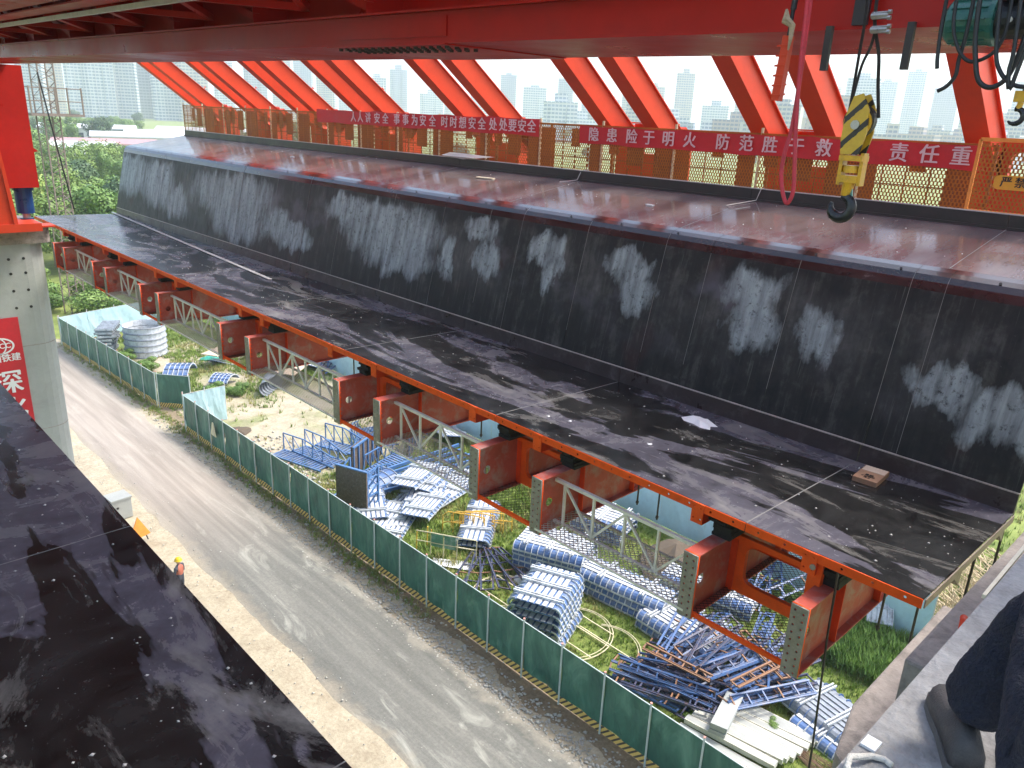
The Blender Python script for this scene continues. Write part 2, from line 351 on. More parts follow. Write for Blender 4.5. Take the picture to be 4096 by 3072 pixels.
# ---------------------------------------------------------------- geometry helpers
def tag(o, label=None, cat=None, group=None, kind=None):
    if label: o['label'] = label
    if cat: o['category'] = cat
    if group: o['group'] = group
    if kind: o['kind'] = kind
    return o
def thing(name, label, cat, loc=(0, 0, 0), rz=0, group=None):
    o = bpy.data.objects.new(name, None); COL.objects.link(o); o.empty_display_size = .2
    o.location = loc; o.rotation_euler = (0, 0, rz); return tag(o, label, cat, group)
class MB:
    """collects polygons; build() links them as one mesh object"""
    def __init__(s): s.v = []; s.f = []; s.mi = []
    def add(s, vs, fs, mi=0):
        o = len(s.v); s.v += [tuple(x) for x in vs]; s.f += [tuple(i+o for i in f) for f in fs]; s.mi += [mi]*len(fs); return s
    def box(s, lo, hi, mi=0):
        x0, y0, z0 = lo; x1, y1, z1 = hi
        return s.add([(x0, y0, z0), (x1, y0, z0), (x1, y1, z0), (x0, y1, z0), (x0, y0, z1), (x1, y0, z1), (x1, y1, z1), (x0, y1, z1)],
                     [(0, 3, 2, 1), (4, 5, 6, 7), (0, 1, 5, 4), (1, 2, 6, 5), (2, 3, 7, 6), (3, 0, 4, 7)], mi)
    def bar(s, p, q, w, h=None, up=(0, 0, 1), mi=0):
        h = h or w; p = Vector(p); q = Vector(q); d = (q-p).normalized(); u = Vector(up)
        if abs(d.dot(u)) > .98: u = Vector((1, 0, 0))
        a = d.cross(u).normalized()*(w/2); b = a.cross(d).normalized()*(h/2)
        vs = [p-a-b, p+a-b, p+a+b, p-a+b, q-a-b, q+a-b, q+a+b, q-a+b]
        return s.add(vs, [(0, 1, 2, 3), (7, 6, 5, 4), (0, 4, 5, 1), (1, 5, 6, 2), (2, 6, 7, 3), (3, 7, 4, 0)], mi)
    def tube(s, pts, r, n=8, caps=True, mi=0, radii=None):
        pts = [Vector(p) for p in pts]; rings = []
        prev = None
        for i, p in enumerate(pts):
            d = (pts[min(i+1, len(pts)-1)]-pts[max(i-1, 0)]).normalized()
            if prev is None:
                u = Vector((0, 0, 1)) if abs(d.z) < .9 else Vector((1, 0, 0)); a = d.cross(u).normalized()
            else: a = (prev-d*prev.dot(d)).normalized()
            prev = a; b = d.cross(a); rr = radii[i] if radii else r
            rings.append([p+(a*math.cos(2*math.pi*k/n)+b*math.sin(2*math.pi*k/n))*rr for k in range(n)])
        vs = [v for ring in rings for v in ring]; fs = []
        for i in range(len(pts)-1):
            for k in range(n):
                fs.append((i*n+k, i*n+(k+1) % n, (i+1)*n+(k+1) % n, (i+1)*n+k))
        if caps: fs += [tuple(range(n))[::-1], tuple((len(pts)-1)*n+k for k in range(n))]
        return s.add(vs, fs, mi)
    def prism(s, poly, axis, a, b, mi=0):
        """poly of 2-tuples extruded along axis ('x','y','z') from a to b"""
        n = len(poly)
        def P(u, v, w): return {'x': (w, u, v), 'y': (u, w, v), 'z': (u, v, w)}[axis]
        vs = [P(u, v, a) for u, v in poly]+[P(u, v, b) for u, v in poly]
        fs = [tuple(range(n))[::-1], tuple(range(n, 2*n))]+[(i, (i+1) % n, n+(i+1) % n, n+i) for i in range(n)]
        return s.add(vs, fs, mi)
    def mesh(s, name, mats):
        me = bpy.data.meshes.new(name); me.from_pydata(s.v, [], s.f)
        for m in (mats if isinstance(mats, (list, tuple)) else [mats]): me.materials.append(M[m] if isinstance(m, str) else m)
        if any(s.mi): me.polygons.foreach_set('material_index', s.mi)
        me.update()
        bm = bmesh.new(); bm.from_mesh(me); bmesh.ops.recalc_face_normals(bm, faces=bm.faces); bm.to_mesh(me); bm.free()
        return me
    def build(s, name, mats, parent=None, world=False, smooth=False, loc=None):
        if world and parent is not None:
            L = parent.location; s.v = [(a-L.x, b-L.y, c-L.z) for a, b, c in s.v]
        me = s.mesh(name, mats)
        if smooth: me.shade_smooth()
        o = bpy.data.objects.new(name, me); COL.objects.link(o)
        if parent is not None: o.parent = parent
        if loc is not None: o.location = loc
        return o
def link(name, me, parent=None, loc=(0, 0, 0), rot=(0, 0, 0)):
    o = bpy.data.objects.new(name, me); COL.objects.link(o); o.parent = parent; o.location = loc; o.rotation_euler = rot; return o
def copy_tree(o, parent=None):
    c = o.copy(); COL.objects.link(c); c.parent = parent
    for ch in o.children: copy_tree(ch, c)
    return c
def holed(outline, holes, t, mats, name='plate'):
    """flat plate in local XY with true holes, thickness t along Z -> mesh"""
    cu = bpy.data.curves.new('tmp', 'CURVE'); cu.dimensions = '2D'; cu.fill_mode = 'BOTH'; cu.extrude = t/2
    for pts in [outline]+holes:
        sp = cu.splines.new('POLY'); sp.points.add(len(pts)-1)
        for p, q in zip(sp.points, pts): p.co = (q[0], q[1], 0, 1)
        sp.use_cyclic_u = True
    ob = bpy.data.objects.new('tmp', cu); COL.objects.link(ob)
    bpy.context.view_layer.update()
    me = bpy.data.meshes.new_from_object(ob.evaluated_get(bpy.context.evaluated_depsgraph_get()))
    COL.objects.unlink(ob); bpy.data.objects.remove(ob); bpy.data.curves.remove(cu)
    me.name = name; me.materials.clear()
    me.materials.append(M[mats]); return me
def circ(x, y, r, n=10, ry=None): return [(x+r*math.cos(2*math.pi*k/n), y+(ry or r)*math.sin(2*math.pi*k/n)) for k in range(n)]
def rrect(x0, y0, x1, y1, r, n=4):
    out = []
    for cx, cy, a0 in ((x1-r, y1-r, 0), (x0+r, y1-r, 90), (x0+r, y0+r, 180), (x1-r, y0+r, 270)):
        for k in range(n+1):
            a = R(a0+90*k/n); out.append((cx+r*math.cos(a), cy+r*math.sin(a)))
    return out
def xform(me, mat): me.transform(mat); return me
# local plate XY -> world plane x=const facing -x : local X -> -Y, local Y -> Z, local Z -> -X
FACE = Matrix(((0, 0, -1, 0), (-1, 0, 0, 0), (0, 1, 0, 0), (0, 0, 0, 1)))
# local XY -> plane facing -y : local X -> X, local Y -> Z, local Z -> -Y
FACEY = Matrix(((1, 0, 0, 0), (0, 0, -1, 0), (0, 1, 0, 0), (0, 0, 0, 1)))
def text_mesh(body, size, mat, t=.004):
    cu = bpy.data.curves.new('tmp', 'FONT'); cu.body = body; cu.size = size; cu.align_x = 'CENTER'; cu.align_y = 'CENTER'; cu.extrude = t/2; cu.resolution_u = 2
    ob = bpy.data.objects.new('tmp', cu); COL.objects.link(ob); bpy.context.view_layer.update()
    me = bpy.data.meshes.new_from_object(ob.evaluated_get(bpy.context.evaluated_depsgraph_get()))
    COL.objects.unlink(ob); bpy.data.objects.remove(ob); bpy.data.curves.remove(cu)
    # thicken the strokes: shifted copies, each a hair prouder so no faces coincide
    bm = bmesh.new()
    for k, (dx, dy) in enumerate(((0, 0), (size*.022, 0), (-size*.022, 0), (0, size*.016))):
        m2 = me.copy(); m2.transform(Matrix.Translation((dx, dy, .0006*k))); bm.from_mesh(m2); bpy.data.meshes.remove(m2)
    bm.to_mesh(me); bm.free()
    me.name = 'lettering'; me.materials.clear(); me.materials.append(M[mat]); return me
def fastmesh(name, V, F, mats, mi=None):
    """numpy verts (n,3), faces (m,k) -> mesh, quick"""
    me = bpy.data.meshes.new(name); V = np.asarray(V, np.float32); F = np.asarray(F, np.int32); k = F.shape[1]
    me.vertices.add(len(V)); me.vertices.foreach_set('co', V.ravel())
    me.loops.add(F.size); me.loops.foreach_set('vertex_index', F.ravel())
    me.polygons.add(len(F)); me.polygons.foreach_set('loop_start', np.arange(0, F.size, k, dtype=np.int32))
    if mi is not None: me.polygons.foreach_set('material_index', np.asarray(mi, np.int32))
    for m in (mats if isinstance(mats, (list, tuple)) else [mats]): me.materials.append(M[m])
    me.update(calc_edges=True); me.validate(); return me
ORD = ['first', 'second', 'third', 'fourth', 'fifth', 'sixth', 'seventh', 'eighth', 'ninth', 'tenth', 'eleventh', 'twelfth', 'thirteenth', 'fourteenth', 'fifteenth', 'sixteenth', 'seventeenth', 'eighteenth', 'nineteenth', 'twentieth']
def nth(k):
    if k < 20: return ORD[k]
    return ['twenty', 'thirty', 'forty', 'fifty'][(k+1)//10-2]+('' if (k+1) % 10 == 0 else ' '+ORD[(k+1) % 10-1]) if (k+1) % 10 else ['twentieth', 'thirtieth', 'fortieth', 'fiftieth'][(k+1)//10-2]
rng = np.random.default_rng(5)

# ================================================================ SETTING
def ground():
    # one sheet to the horizon, finer near the site, with slight relief
    xs = np.unique(np.concatenate([np.linspace(-4000, -60, 14), np.linspace(-60, 60, 121), np.linspace(60, 4000, 16)]))
    ys = np.unique(np.concatenate([np.linspace(-3000, -20, 10), np.linspace(-20, 110, 131), np.linspace(110, 4500, 20)]))
    X, Y = np.meshgrid(xs, ys, indexing='ij')
    Z = GZ-.03+.025*np.sin(X*.9+np.sin(Y*.5))*np.sin(Y*.7)
    near = (X > 16.6) & (X < 27) & (Y > 0) & (Y < 66)
    Z = np.where(near, Z+.04*np.sin(X*2.1)*np.cos(Y*1.7), Z)
    V = np.stack([X.ravel(), Y.ravel(), Z.ravel()], 1); nx, ny = len(xs), len(ys)
    i, j = np.meshgrid(np.arange(nx-1), np.arange(ny-1), indexing='ij'); a = (i*ny+j).ravel()
    F = np.stack([a, a+ny, a+ny+1, a+1], 1)
    me = fastmesh('ground', V, F, 'ground'); o = bpy.data.objects.new('ground', me); COL.objects.link(o); tag(o, kind='structure')
    # haul road, ruts and crown as relief
    xs = np.linspace(10.15, 14.65, 26); ys = np.linspace(-30, 90, 241)
    X, Y = np.meshgrid(xs, ys, indexing='ij')
    Z = GZ+.02+.03*np.exp(-((X-12.1)/2.2)**2)-.025*np.exp(-((X-11.2-.1*np.sin(Y*.2))/.22)**2)-.025*np.exp(-((X-12.9-.1*np.sin(Y*.2))/.22)**2)
    X = X+np.clip(1-(X-10.15)/1.2, 0, 1)*(.25*np.sin(Y*.6)+.12*np.sin(Y*1.9))+np.clip(1-(14.65-X)/1.2, 0, 1)*(.2*np.sin(Y*.5+1)+.1*np.sin(Y*2.3))
    Z = Z-.11*np.clip(1-(X-10.1)/1.0, 0, 1)-.11*np.clip(1-(14.9-X)/.6, 0, 1)
    V = np.stack([X.ravel(), Y.ravel(), Z.ravel()], 1); nx, ny = len(xs), len(ys)
    i, j = np.meshgrid(np.arange(nx-1), np.arange(ny-1), indexing='ij'); a = (i*ny+j).ravel()
    F = np.stack([a, a+ny, a+ny+1, a+1], 1)
    me = fastmesh('road', V, F, 'gravel_road'); me.shade_smooth(); o = bpy.data.objects.new('road', me); COL.objects.link(o); tag(o, kind='structure')
ground()

def scatter(name, pts, sizes, mats, shape, mi=None, label=None, cat=None):
    """small rocks / tufts joined into one stuff object"""
    Vs, Fs, Ms = [], [], []; off = 0
    for k, ((x, y, z), s) in enumerate(zip(pts, sizes)):
        v, f = shape(s); Vs.append(v+np.array([x, y, z])); Fs.append(f+off); off += len(v)
        if mi is not None: Ms += [mi[k]]*len(f)
    me = fastmesh(name, np.concatenate(Vs), np.concatenate(Fs), mats, Ms if mi is not None else None)
    o = bpy.data.objects.new(name, me); COL.objects.link(o); return tag(o, label, cat, kind='stuff')
OCT = np.array([(0, 1, 4), (1, 2, 4), (2, 3, 4), (3, 0, 4), (1, 0, 5), (2, 1, 5), (3, 2, 5), (0, 3, 5)])
def rock(s):
    a = rng.uniform(0, 6.28); r = s*rng.uniform(.6, 1.3, 6)
    v = np.array([(r[0], 0, 0), (0, r[1], 0), (-r[2], 0, 0), (0, -r[3], 0), (0, 0, r[4]*.7), (0, 0, -s*.4)])
    c, sn = math.cos(a), math.sin(a); v[:, :2] = v[:, :2] @ np.array([[c, sn], [-sn, c]]); return v, OCT
def tuft(s):
    n = 7; V = []; F = []
    for k in range(n):
        a = rng.uniform(0, 6.28); l = s*rng.uniform(.6, 1.25); bx, by = rng.normal(0, s*.25, 2); w = s*.10
        V += [(bx-w*math.sin(a), by+w*math.cos(a), -.03), (bx+w*math.sin(a), by-w*math.cos(a), -.03), (bx+l*.55*math.cos(a), by+l*.55*math.sin(a), l)]
        F.append((3*k, 3*k+1, 3*k+2))
    return np.array(V), np.array(F)
def road_edges():
    P, S = [], []
    for _ in range(4200):
        y = rng.uniform(2, 50); y = 2+(y-2)*rng.uniform(.3, 1)
        x = 14.7+rng.normal(0, .42); P.append((x, y, GZ+.0)); S.append(abs(rng.normal(.03, .022))+.015)
    for _ in range(1000):
        y = rng.uniform(2, 45); x = rng.uniform(9.3, 15.2); P.append((x, y, GZ+.02)); S.append(abs(rng.normal(.02, .012))+.01)
    for _ in range(500):
        y = rng.uniform(28, 40); x = rng.uniform(16.4, 19.5); P.append((x, y, GZ)); S.append(abs(rng.normal(.05, .04))+.02)
    scatter('gravel_verge', P, S, 'stone', rock, label='loose pale stones along the foot of the green fence', cat='gravel')
road_edges()
BARE = [(19.8, 39.5, 3.3, 4.6), (18.2, 58, 1.5, 6), (21, 50.5, 1.6, 2.2), (25, 43, 3, 4), (17.4, 52, .8, 4)]
def yard_grass():
    P, S, MI = [], [], []
    while len(P) < 24000:
        y = rng.uniform(1, 66); x = rng.uniform(16.1, 27.8)
        if rng.random() > 1/(1+max(0, y-30)*.02): continue
        t = min(((x-a)/c)**2+((y-b)/d)**2 for a, b, c, d in BARE)
        if t < 1 and rng.random() < .93: continue
        if 33 < y < 47 and rng.random() < .8: continue
        P.append((x, y, GZ-.02)); s = rng.uniform(.07, .2)*(1+.5*(y > 20)); S.append(s)
        MI.append(1 if (math.sin(x*1.3+y*.7)+math.sin(y*1.9-x*.5)+rng.normal(0, .7)) > 1.0 else 0)
    for _ in range(1500):     # strip outside the fence
        y = rng.uniform(20, 66); x = 15.45+rng.normal(0, .25)-(.012*(y-40) if y > 40 else 0); P.append((x, y, GZ-.02)); S.append(rng.uniform(.08, .22)); MI.append(int(rng.random() < .4))
    for _ in range(9000):     # beyond the rear fence and around
        y = rng.uniform(-8, 62); x = rng.uniform(28.6, 60); P.append((x, y, GZ-.02)); S.append(rng.uniform(.15, .4)); MI.append(int(rng.random() < .5))
    scatter('grass', P, S, ['grass', 'grass_dry'], tuft, MI, 'short green weeds growing between the stored formwork', 'grass')
    P, S = [], []
    for _ in range(2600):
        x = rng.uniform(24.6, 27.9); y = rng.uniform(5.6, 9.3)
        P.append((x, y, GZ+rng.uniform(0, .5))); S.append(rng.uniform(.12, .32))
    scatter('weed_thicket', P, S, 'leaf_mid', tuft, label='thick green weeds behind the rightmost white panel stack', cat='weeds')
yard_grass()
def reeds():
    mb = MB()
    for _ in range(420):
        x = rng.uniform(29.5, 37); y = rng.uniform(4, 9.6); a = rng.normal(1.2, .5); l = rng.uniform(.7, 2.4); z = GZ+rng.uniform(0, .5)
        mb.bar((x, y, z), (x+l*math.cos(a), y+l*math.sin(a), z+rng.uniform(.0, .5)), .035, .02)
    for _ in range(300):
        x = rng.uniform(28.8, 33); y = rng.uniform(4.5, 8.5); l = rng.uniform(.5, 1.3)
        mb.bar((x, y, GZ), (x+rng.normal(0, .2), y+rng.normal(0, .2), GZ+l), .025, .02)
    tag(mb.build('dry_reeds', 'reed'), 'flattened dry straw coloured reeds beyond the rear fence', 'reeds', kind='stuff')
reeds()

# ---------------------------------------------------------------- green site fence
def hoarding_run(pts_xy, label, h=2.15, first_post=True, mat='hoarding_green', stripe=True, postmat='post_pale', rails=True):
    x0, y0 = pts_xy[0]
    t = thing('site_fence', label, 'fence', (x0, y0, GZ))
    for k, (x, y) in enumerate(pts_xy):
        lean = (rng.normal(0, .015), rng.normal(0, .015))
        b = MB().tube([(x-x0, y-y0, -.1), (x-x0+lean[0], y-y0+lean[1], h+.14)], .032, 8)
        p = b.build('post', postmat, t)
        c = MB().tube([(x-x0+lean[0], y-y0+lean[1], h+.141), (x-x0+lean[0], y-y0+lean[1], h+.17)], .038, 8).build('cap', 'fence_cap' if postmat == 'post_pale' else postmat, p)
    for (xa, ya), (xb, yb) in zip(pts_xy[:-1], pts_xy[1:]):
        n = 8; V = []; d = Vector((xb-xa, yb-ya, 0)).normalized(); nr = Vector((-d.y, d.x, 0))
        z0 = .30 if stripe else .03
        rows = 4
        mb = MB(); vs = []
        for r_ in range(rows+1):
            for k in range(n+1):
                u = k/n; off = .045+.018*math.sin(u*9+r_*1.3+xa*3+ya)+.012*rng.normal()
                p = Vector((xa-x0+(xb-xa)*u, ya-y0+(yb-ya)*u, z0+(h-z0)*r_/rows))+nr*(-off)
                vs.append(p)
        fs = [(r_*(n+1)+k, r_*(n+1)+k+1, (r_+1)*(n+1)+k+1, (r_+1)*(n+1)+k) for r_ in range(rows) for k in range(n)]
        m2 = [v-nr*.006 for v in vs]; N = len(vs)
        mb.add(vs+m2, fs+[tuple(i+N for i in f[::-1]) for f in fs])
        mb.build('panel', mat, t, smooth=False)
        MB().bar(Vector((xa-x0, ya-y0, h+.012))-nr*.035, Vector((xb-x0, yb-y0, h+.012))-nr*.035, .03, .02).build('rail', 'galvanised' if postmat != 'post_pale' else 'post_pale', t)
        if stripe:
            MB().bar(Vector((xa-x0, ya-y0, .15))-nr*.05, Vector((xb-x0, yb-y0, .15))-nr*.05, .02, .29).build('striped_board', 'hazard_stripes', t)
    return t
# panels sit on the road side: nr*(-off) must point to -x -> run points with decreasing y
ptsA = [(15.62+.012*k*0+(.02*math.sin(k)), 43.1-1.74*k) for k in range(25)]
ptsA = [(15.55+.0095*(43.1-y), y) for x, y in ptsA]
hoarding_run(list(reversed(ptsA)), 'long dark green mesh fence with yellow black kick boards beside the haul road')
ptsB = [(14.92+(15.71-14.92)*k/9, 65.3-(65.3-47.95)*k/9) for k in range(10)]
hoarding_run(list(reversed(ptsB)), 'farther green mesh fence run beyond the gap in the yard boundary')
hoarding_run([(17.15, 46.15), (15.78, 47.8)], 'short green fence return turning into the yard at the gap')
hoarding_run([(15.62, 43.3), (16.9, 43.35), (18.15, 43.4)], 'pale blue gate leaf standing across the yard opening', mat='sheet_pale', stripe=False, postmat='galvanised')
hoarding_run([(14.95, 65.4)]+[(14.95+2.2*k, 65.5+.6*k) for k in range(1, 7)], 'pale blue sheet fence across the far end of the yard', mat='sheet_pale', stripe=False, postmat='galvanised')
hoarding_run([(28.2, 69-2.4*k) for k in range(27)], 'long pale blue sheet fence along the rear of the yard', h=2.3, mat='sheet_pale', stripe=False, postmat='galvanised')
hoarding_run([(28.2, 4.2), (30.2, 3.6), (32.2, 3.0)], 'pale sheet fence corner at the right rear of the yard', h=2.3, mat='sheet_pale', stripe=False, postmat='galvanised')

# ---------------------------------------------------------------- near bridge deck
def bridge_deck():
    sec = [(-4.4, -1.45), (14.2, -1.45), (14.2, -1.66), (11.7, -2.0), (11.0, -4.45), (-.8, -4.45), (-1.5, -2.0), (-4.4, -1.66)]
    mb = MB(); mb.prism(sec, 'y', -14, .5)
    o = mb.build('bridge_deck', 'concrete_deck'); tag(o, kind='structure')
    # end diaphragm ledge and rough lower mass that stick out under the deck end
    m = MB(); m.box((3.62, .497, -4.3), (7.3, .92, -2.4)); m.prism([(4.35, .497), (7.1, .497), (7.1, 1.6), (5.2, 1.58), (4.62, 1.45), (4.42, 1.2)], 'z', -9.5, -4.002)
    o2 = m.build('end_diaphragm', 'concrete_rough', o)
    bv = o2.modifiers.new('b', 'BEVEL'); bv.width = .02; bv.segments = 2
bridge_deck()
# far pier with cap
def pier():
    t = thing('bridge_pier', 'tall pale concrete pier at the left carrying the red support leg', 'pier', (5.1, 32.6, GZ))
    MB().prism([(x*1.0, y) for x, y in rrect(-1.95, -1.6, 1.95, 1.6, .7, 5)], 'z', 0, 13.2).build('shaft', 'concrete_pale', t)
    MB().prism(rrect(-2.15, -1.7, 2.15, 1.7, .3, 3), 'z', 13.2, 13.75).build('pier_cap', 'concrete_rough', t)
    m = MB()
    for z in (3.2, 6.4, 9.6): m.prism(rrect(-1.957, -1.607, 1.957, 1.607, .7, 5), 'z', z, z+.02)
    m.build('form_joint', 'concrete_rough', t)
    m = MB()
    for z in (11.0, 11.6, 12.2, 12.7):
        for x in (.75, 1.2): m.tube([(x, -1.6, z), (x, -1.612, z)], .05, 8)
    m.build('tie_hole', 'black_ink', t)
    # banner hung on the pier
    b = thing('pier_banner', 'vertical red banner with white emblem and large characters on the far pier', 'banner', (4.85, 30.95, -9.6))
    MB().box((-.98, 0, -4.5), (.98, .02, 2.3)).build('cloth', 'banner_red', b)
    for s, z, c in ((.92, -.05, '深'), (.92, -1.05, '化'), (.92, -2.1, '改')):
        link('lettering', xform(text_mesh(c, s, 'banner_white', .01), FACEY), b, (.38, -.012, z))
    link('lettering', xform(text_mesh('中国铁建', .30, 'banner_white', .01), FACEY), b, (.28, -.012, .88))
    ring = []
    for rx, ry in ((.46, .30), (.40, .25)):
        ring.append(circ(.28, 1.33, rx, 28, ry))
    link('emblem_ring', xform(holed(ring[0], [ring[1]], .01, 'banner_white'), FACEY), b, (0, -.012, 0))
    link('emblem_ring', xform(holed(circ(.28, 1.33, .22, 20, .29), [circ(.28, 1.33, .18, 20, .25)], .01, 'banner_white'), FACEY), b, (0, -.012, 0))
    link('lettering', xform(text_mesh('CRCC', .26, 'banner_white', .01), FACEY), b, (.28, -.016, 1.33))
pier()

# ================================================================ FORMWORK (far half)
XE = 7.86                              # inner edge
def zf(x): return -4.47-.02*(x-XE)     # top of bottom skin
Y0, Y1 = 1.95, 35.7
bounds = [Y0, 3.99, 8.45, 12.9, 17.3, 21.7, 26.1, 30.5, Y1]
RIBS = [3.16, 4.65, 7.5, 9.0, 11.87, 13.43, 16.4, 17.5, 21.4, 22.9, 25.9, 27.4, 30.3, 31.8, 34.4]
def far_form():
    t = thing('far_formwork_half', 'far half of the open box girder formwork with dark wet skin panels', 'formwork', (XE, Y0, -4.5))
    gap = .006
    for ya, yb in zip(bounds[:-1], bounds[1:]):
        a, b = ya+gap, yb-gap
        MB().add([(XE+.01, a, zf(XE)), (10.92, a, zf(10.92)), (10.92, b, zf(10.92)), (XE+.01, b, zf(XE)),
                  (XE+.01, a, zf(XE)-.02), (10.92, a, zf(10.92)-.02), (10.92, b, zf(10.92)-.02), (XE+.01, b, zf(XE)-.02)],
                 [(0, 1, 2, 3), (7, 6, 5, 4), (0, 4, 5, 1), (1, 5, 6, 2), (2, 6, 7, 3), (3, 7, 4, 0)]).build('bottom_panel', 'form_floor', t, True)
        # orange edge strip with real bolt holes
        L = b-a; n = max(3, int(L/.3))
        holes = [circ(-(a+(k+.5)*L/n), -.055, .017, 8) for k in range(n)]
        me = xform(holed([(-a, 0), (-b, 0), (-b, -.11), (-a, -.11)], holes, .012, 'orange_paint'), FACE)
        link('edge_strip', me, t, (0, -Y0, -4.475+4.5))
    # joints filled pale
    for y in bounds[1:-1]: MB().bar((XE+.01, y, zf(XE)+.0005), (10.9, y, zf(10.9)+.0005), .014, .003).build('joint_tape', 'joint_tape', t, True)
    for y in RIBS:
        m = MB(); m.box((XE+.012, y-.075, -4.62), (10.8, y+.075, -4.60)); m.box((XE+.012, y-.075, -4.76), (10.8, y-.065, -4.62)); m.box((XE+.012, y+.065, -4.76), (10.8, y+.075, -4.62))
        rb = m.build('cross_rib', 'red_paint', t, True)
        holes = [circ(-y+sx*.05, z, .014, 8) for sx in (-1, 1) for z in (-.05, -.21)]
        me = xform(holed([(-y-.085, -.0), (-y+.085, -.0), (-y+.085, -.275), (-y-.085, -.275)], holes, .012, 'orange_paint'), FACE)
        link('rib_end_plate', me, rb, (.0-.013, -Y0, .025))
    # near end plate (brown angle)
    m = MB(); m.bar((XE+.02, Y0-.012, -4.53), (10.9, Y0-.012, -4.59), .012, .10); m.build('end_plate', 'brown_plate', t, True)
    for x in (8.75, 10.3):
        MB().prism([(x, -4.58), (x+.28, -4.58), (x+.28, -4.80)], 'y', Y0-.01, Y0+.12).build('end_gusset', 'brown_plate', t, True)
    # kicker between slab and web
    for ya, yb in zip(bounds[:-1], bounds[1:]):
        MB().add([(10.92, ya+gap, zf(10.92)), (10.96, ya+gap, -4.27), (10.96, yb-gap, -4.27), (10.92, yb-gap, zf(10.92)),
                  (10.99, ya+gap, -4.6), (11.02, ya+gap, -4.27), (11.02, yb-gap, -4.27), (10.99, yb-gap, -4.6)],
                 [(0, 1, 2, 3), (1, 5, 6, 2), (4, 7, 6, 5), (0, 3, 7, 4), (0, 4, 5, 1), (3, 2, 6, 7)]).build('kicker_panel', 'form_kicker', t, True)
    MB().bar((10.955, Y0, -4.262), (10.955, Y1, -4.262), .035, .016).build('kicker_angle', 'mesh_grey', t, True)
    # web panels with curved top that turns into the wing
    seams = [Y0, 3.5, 3.96, 5.62, 7.2, 8.12, 9.95, 11.75, 12.76, 14.33, 16.3, 18.62, 20.4, 22.3, 24.6, 26.6, 28.9, 31.2, 33.6, Y1]
    prof = [(10.965, -4.26), (11.05, -3.9), (11.17, -3.4), (11.30, -2.85), (11.42, -2.35), (11.50, -2.02), (11.54, -1.90), (11.60, -1.82), (11.70, -1.77), (11.84, -1.735)]
    for ya, yb in zip(seams[:-1], seams[1:]):
        a, b = ya+.004, yb-.004; mb = MB(); n = len(prof)
        push = rng.uniform(-.004, .004)
        vs = [(x+push, a, z) for x, z in prof]+[(x+push, b, z) for x, z in prof]+[(x+.05, a, z-.01) for x, z in prof]+[(x+.05, b, z-.01) for x, z in prof]
        fs = []
        for k in range(n-1):
            fs += [(k, k+1, n+k+1, n+k), (2*n+k, 3*n+k, 3*n+k+1, 2*n+k+1), (k, 2*n+k, 2*n+k+1, k+1), (n+k, n+k+1, 3*n+k+1, 3*n+k)]
        fs += [(0, n, 3*n, 2*n), (n-1, 3*n-1, 4*n-1, 2*n-1)]
        mb.add(vs, fs)
        for q in range(len(mb.f)-2):
            if q//4 >= 5: mb.mi[q] = 1
        o = mb.build('web_panel', ['form_web', 'form_bend'], t, True)
    for y in seams[1:-1]:
        m = MB(); q0 = int(rng.integers(0, 2)); q1 = int(rng.integers(5, 9))
        for (xa, za), (xb, zb) in zip(prof[q0:q1], prof[q0+1:q1+1]): m.bar((xa-.001, y, za), (xb-.001, y, zb), .0055, .005, (1, 0, 0))
        m.build('web_joint', 'joint_tape', t, True)
    # wing skin
    wb = [Y0, 3.62, 8.1, 12.55, 17.0, 21.4, 25.8, 30.2, 34.2, Y1]
    for ya, yb in zip(wb[:-1], wb[1:]):
        a, b = ya+.004, yb-.004; p = [(11.842, -1.735), (12.4, -1.63), (13.2, -1.49), (14.1, -1.335)]; n = 4
        vs = [(x, a, z) for x, z in p]+[(x, b, z) for x, z in p]+[(x, a, z-.03) for x, z in p]+[(x, b, z-.03) for x, z in p]
        fs = []
        for k in range(n-1): fs += [(k, k+1, n+k+1, n+k), (2*n+k, 3*n+k, 3*n+k+1, 2*n+k+1), (k, 2*n+k, 2*n+k+1, k+1), (n+k, n+k+1, 3*n+k+1, 3*n+k)]
        fs += [(0, n, 3*n, 2*n), (n-1, 3*n-1, 4*n-1, 2*n-1)]
        MB().add(vs, fs).build('wing_panel', 'form_wing', t, True)
    for y in wb[1:-1]: MB().bar((11.85, y, -1.732), (14.08, y, -1.336), .008, .006).build('wing_joint', 'joint_tape', t, True)
    for ya, yb in zip(wb[:-1], wb[1:]):
        m = MB(); m.box((14.10, ya+.004, -1.36), (14.14, yb-.004, -1.115)); m.build('curb_board', 'curb_dark', t, True)
    MB().box((14.14, Y0, -1.13), (14.19, Y1, -1.10)).build('curb_angle', 'galvanised', t, True)
    MB().box((14.06, Y0, -1.335), (14.098, Y1, -1.30)).build('curb_fillet', 'curb_dark', t, True)
    # bolts seen on the upper bend
    m = MB()
    for k in range(26): m.tube([(11.62, 2.9+1.27*k, -1.80), (11.61, 2.9+1.27*k, -1.79)], .02, 6)
    tag(m.build('bolt', 'black_ink', t, True), kind='stuff')
    # steel skeleton behind the web and under the wing
    for y in [3.69, 7.73, 11.8, 17.05, 22.4, 26.7, 31.0]:
        for s in (-.7, .7):
            m = MB(); m.prism([(11.08, -4.7), (11.9, -4.7), (12.3, -2.4), (14.9, -1.6), (14.9, -1.45), (14.1, -1.42), (11.9, -1.82), (11.62, -2.0)], 'y', y+s-.06, y+s+.06)
            m.build('side_bracket', 'strut_red', t, True)
    return t
far_form()
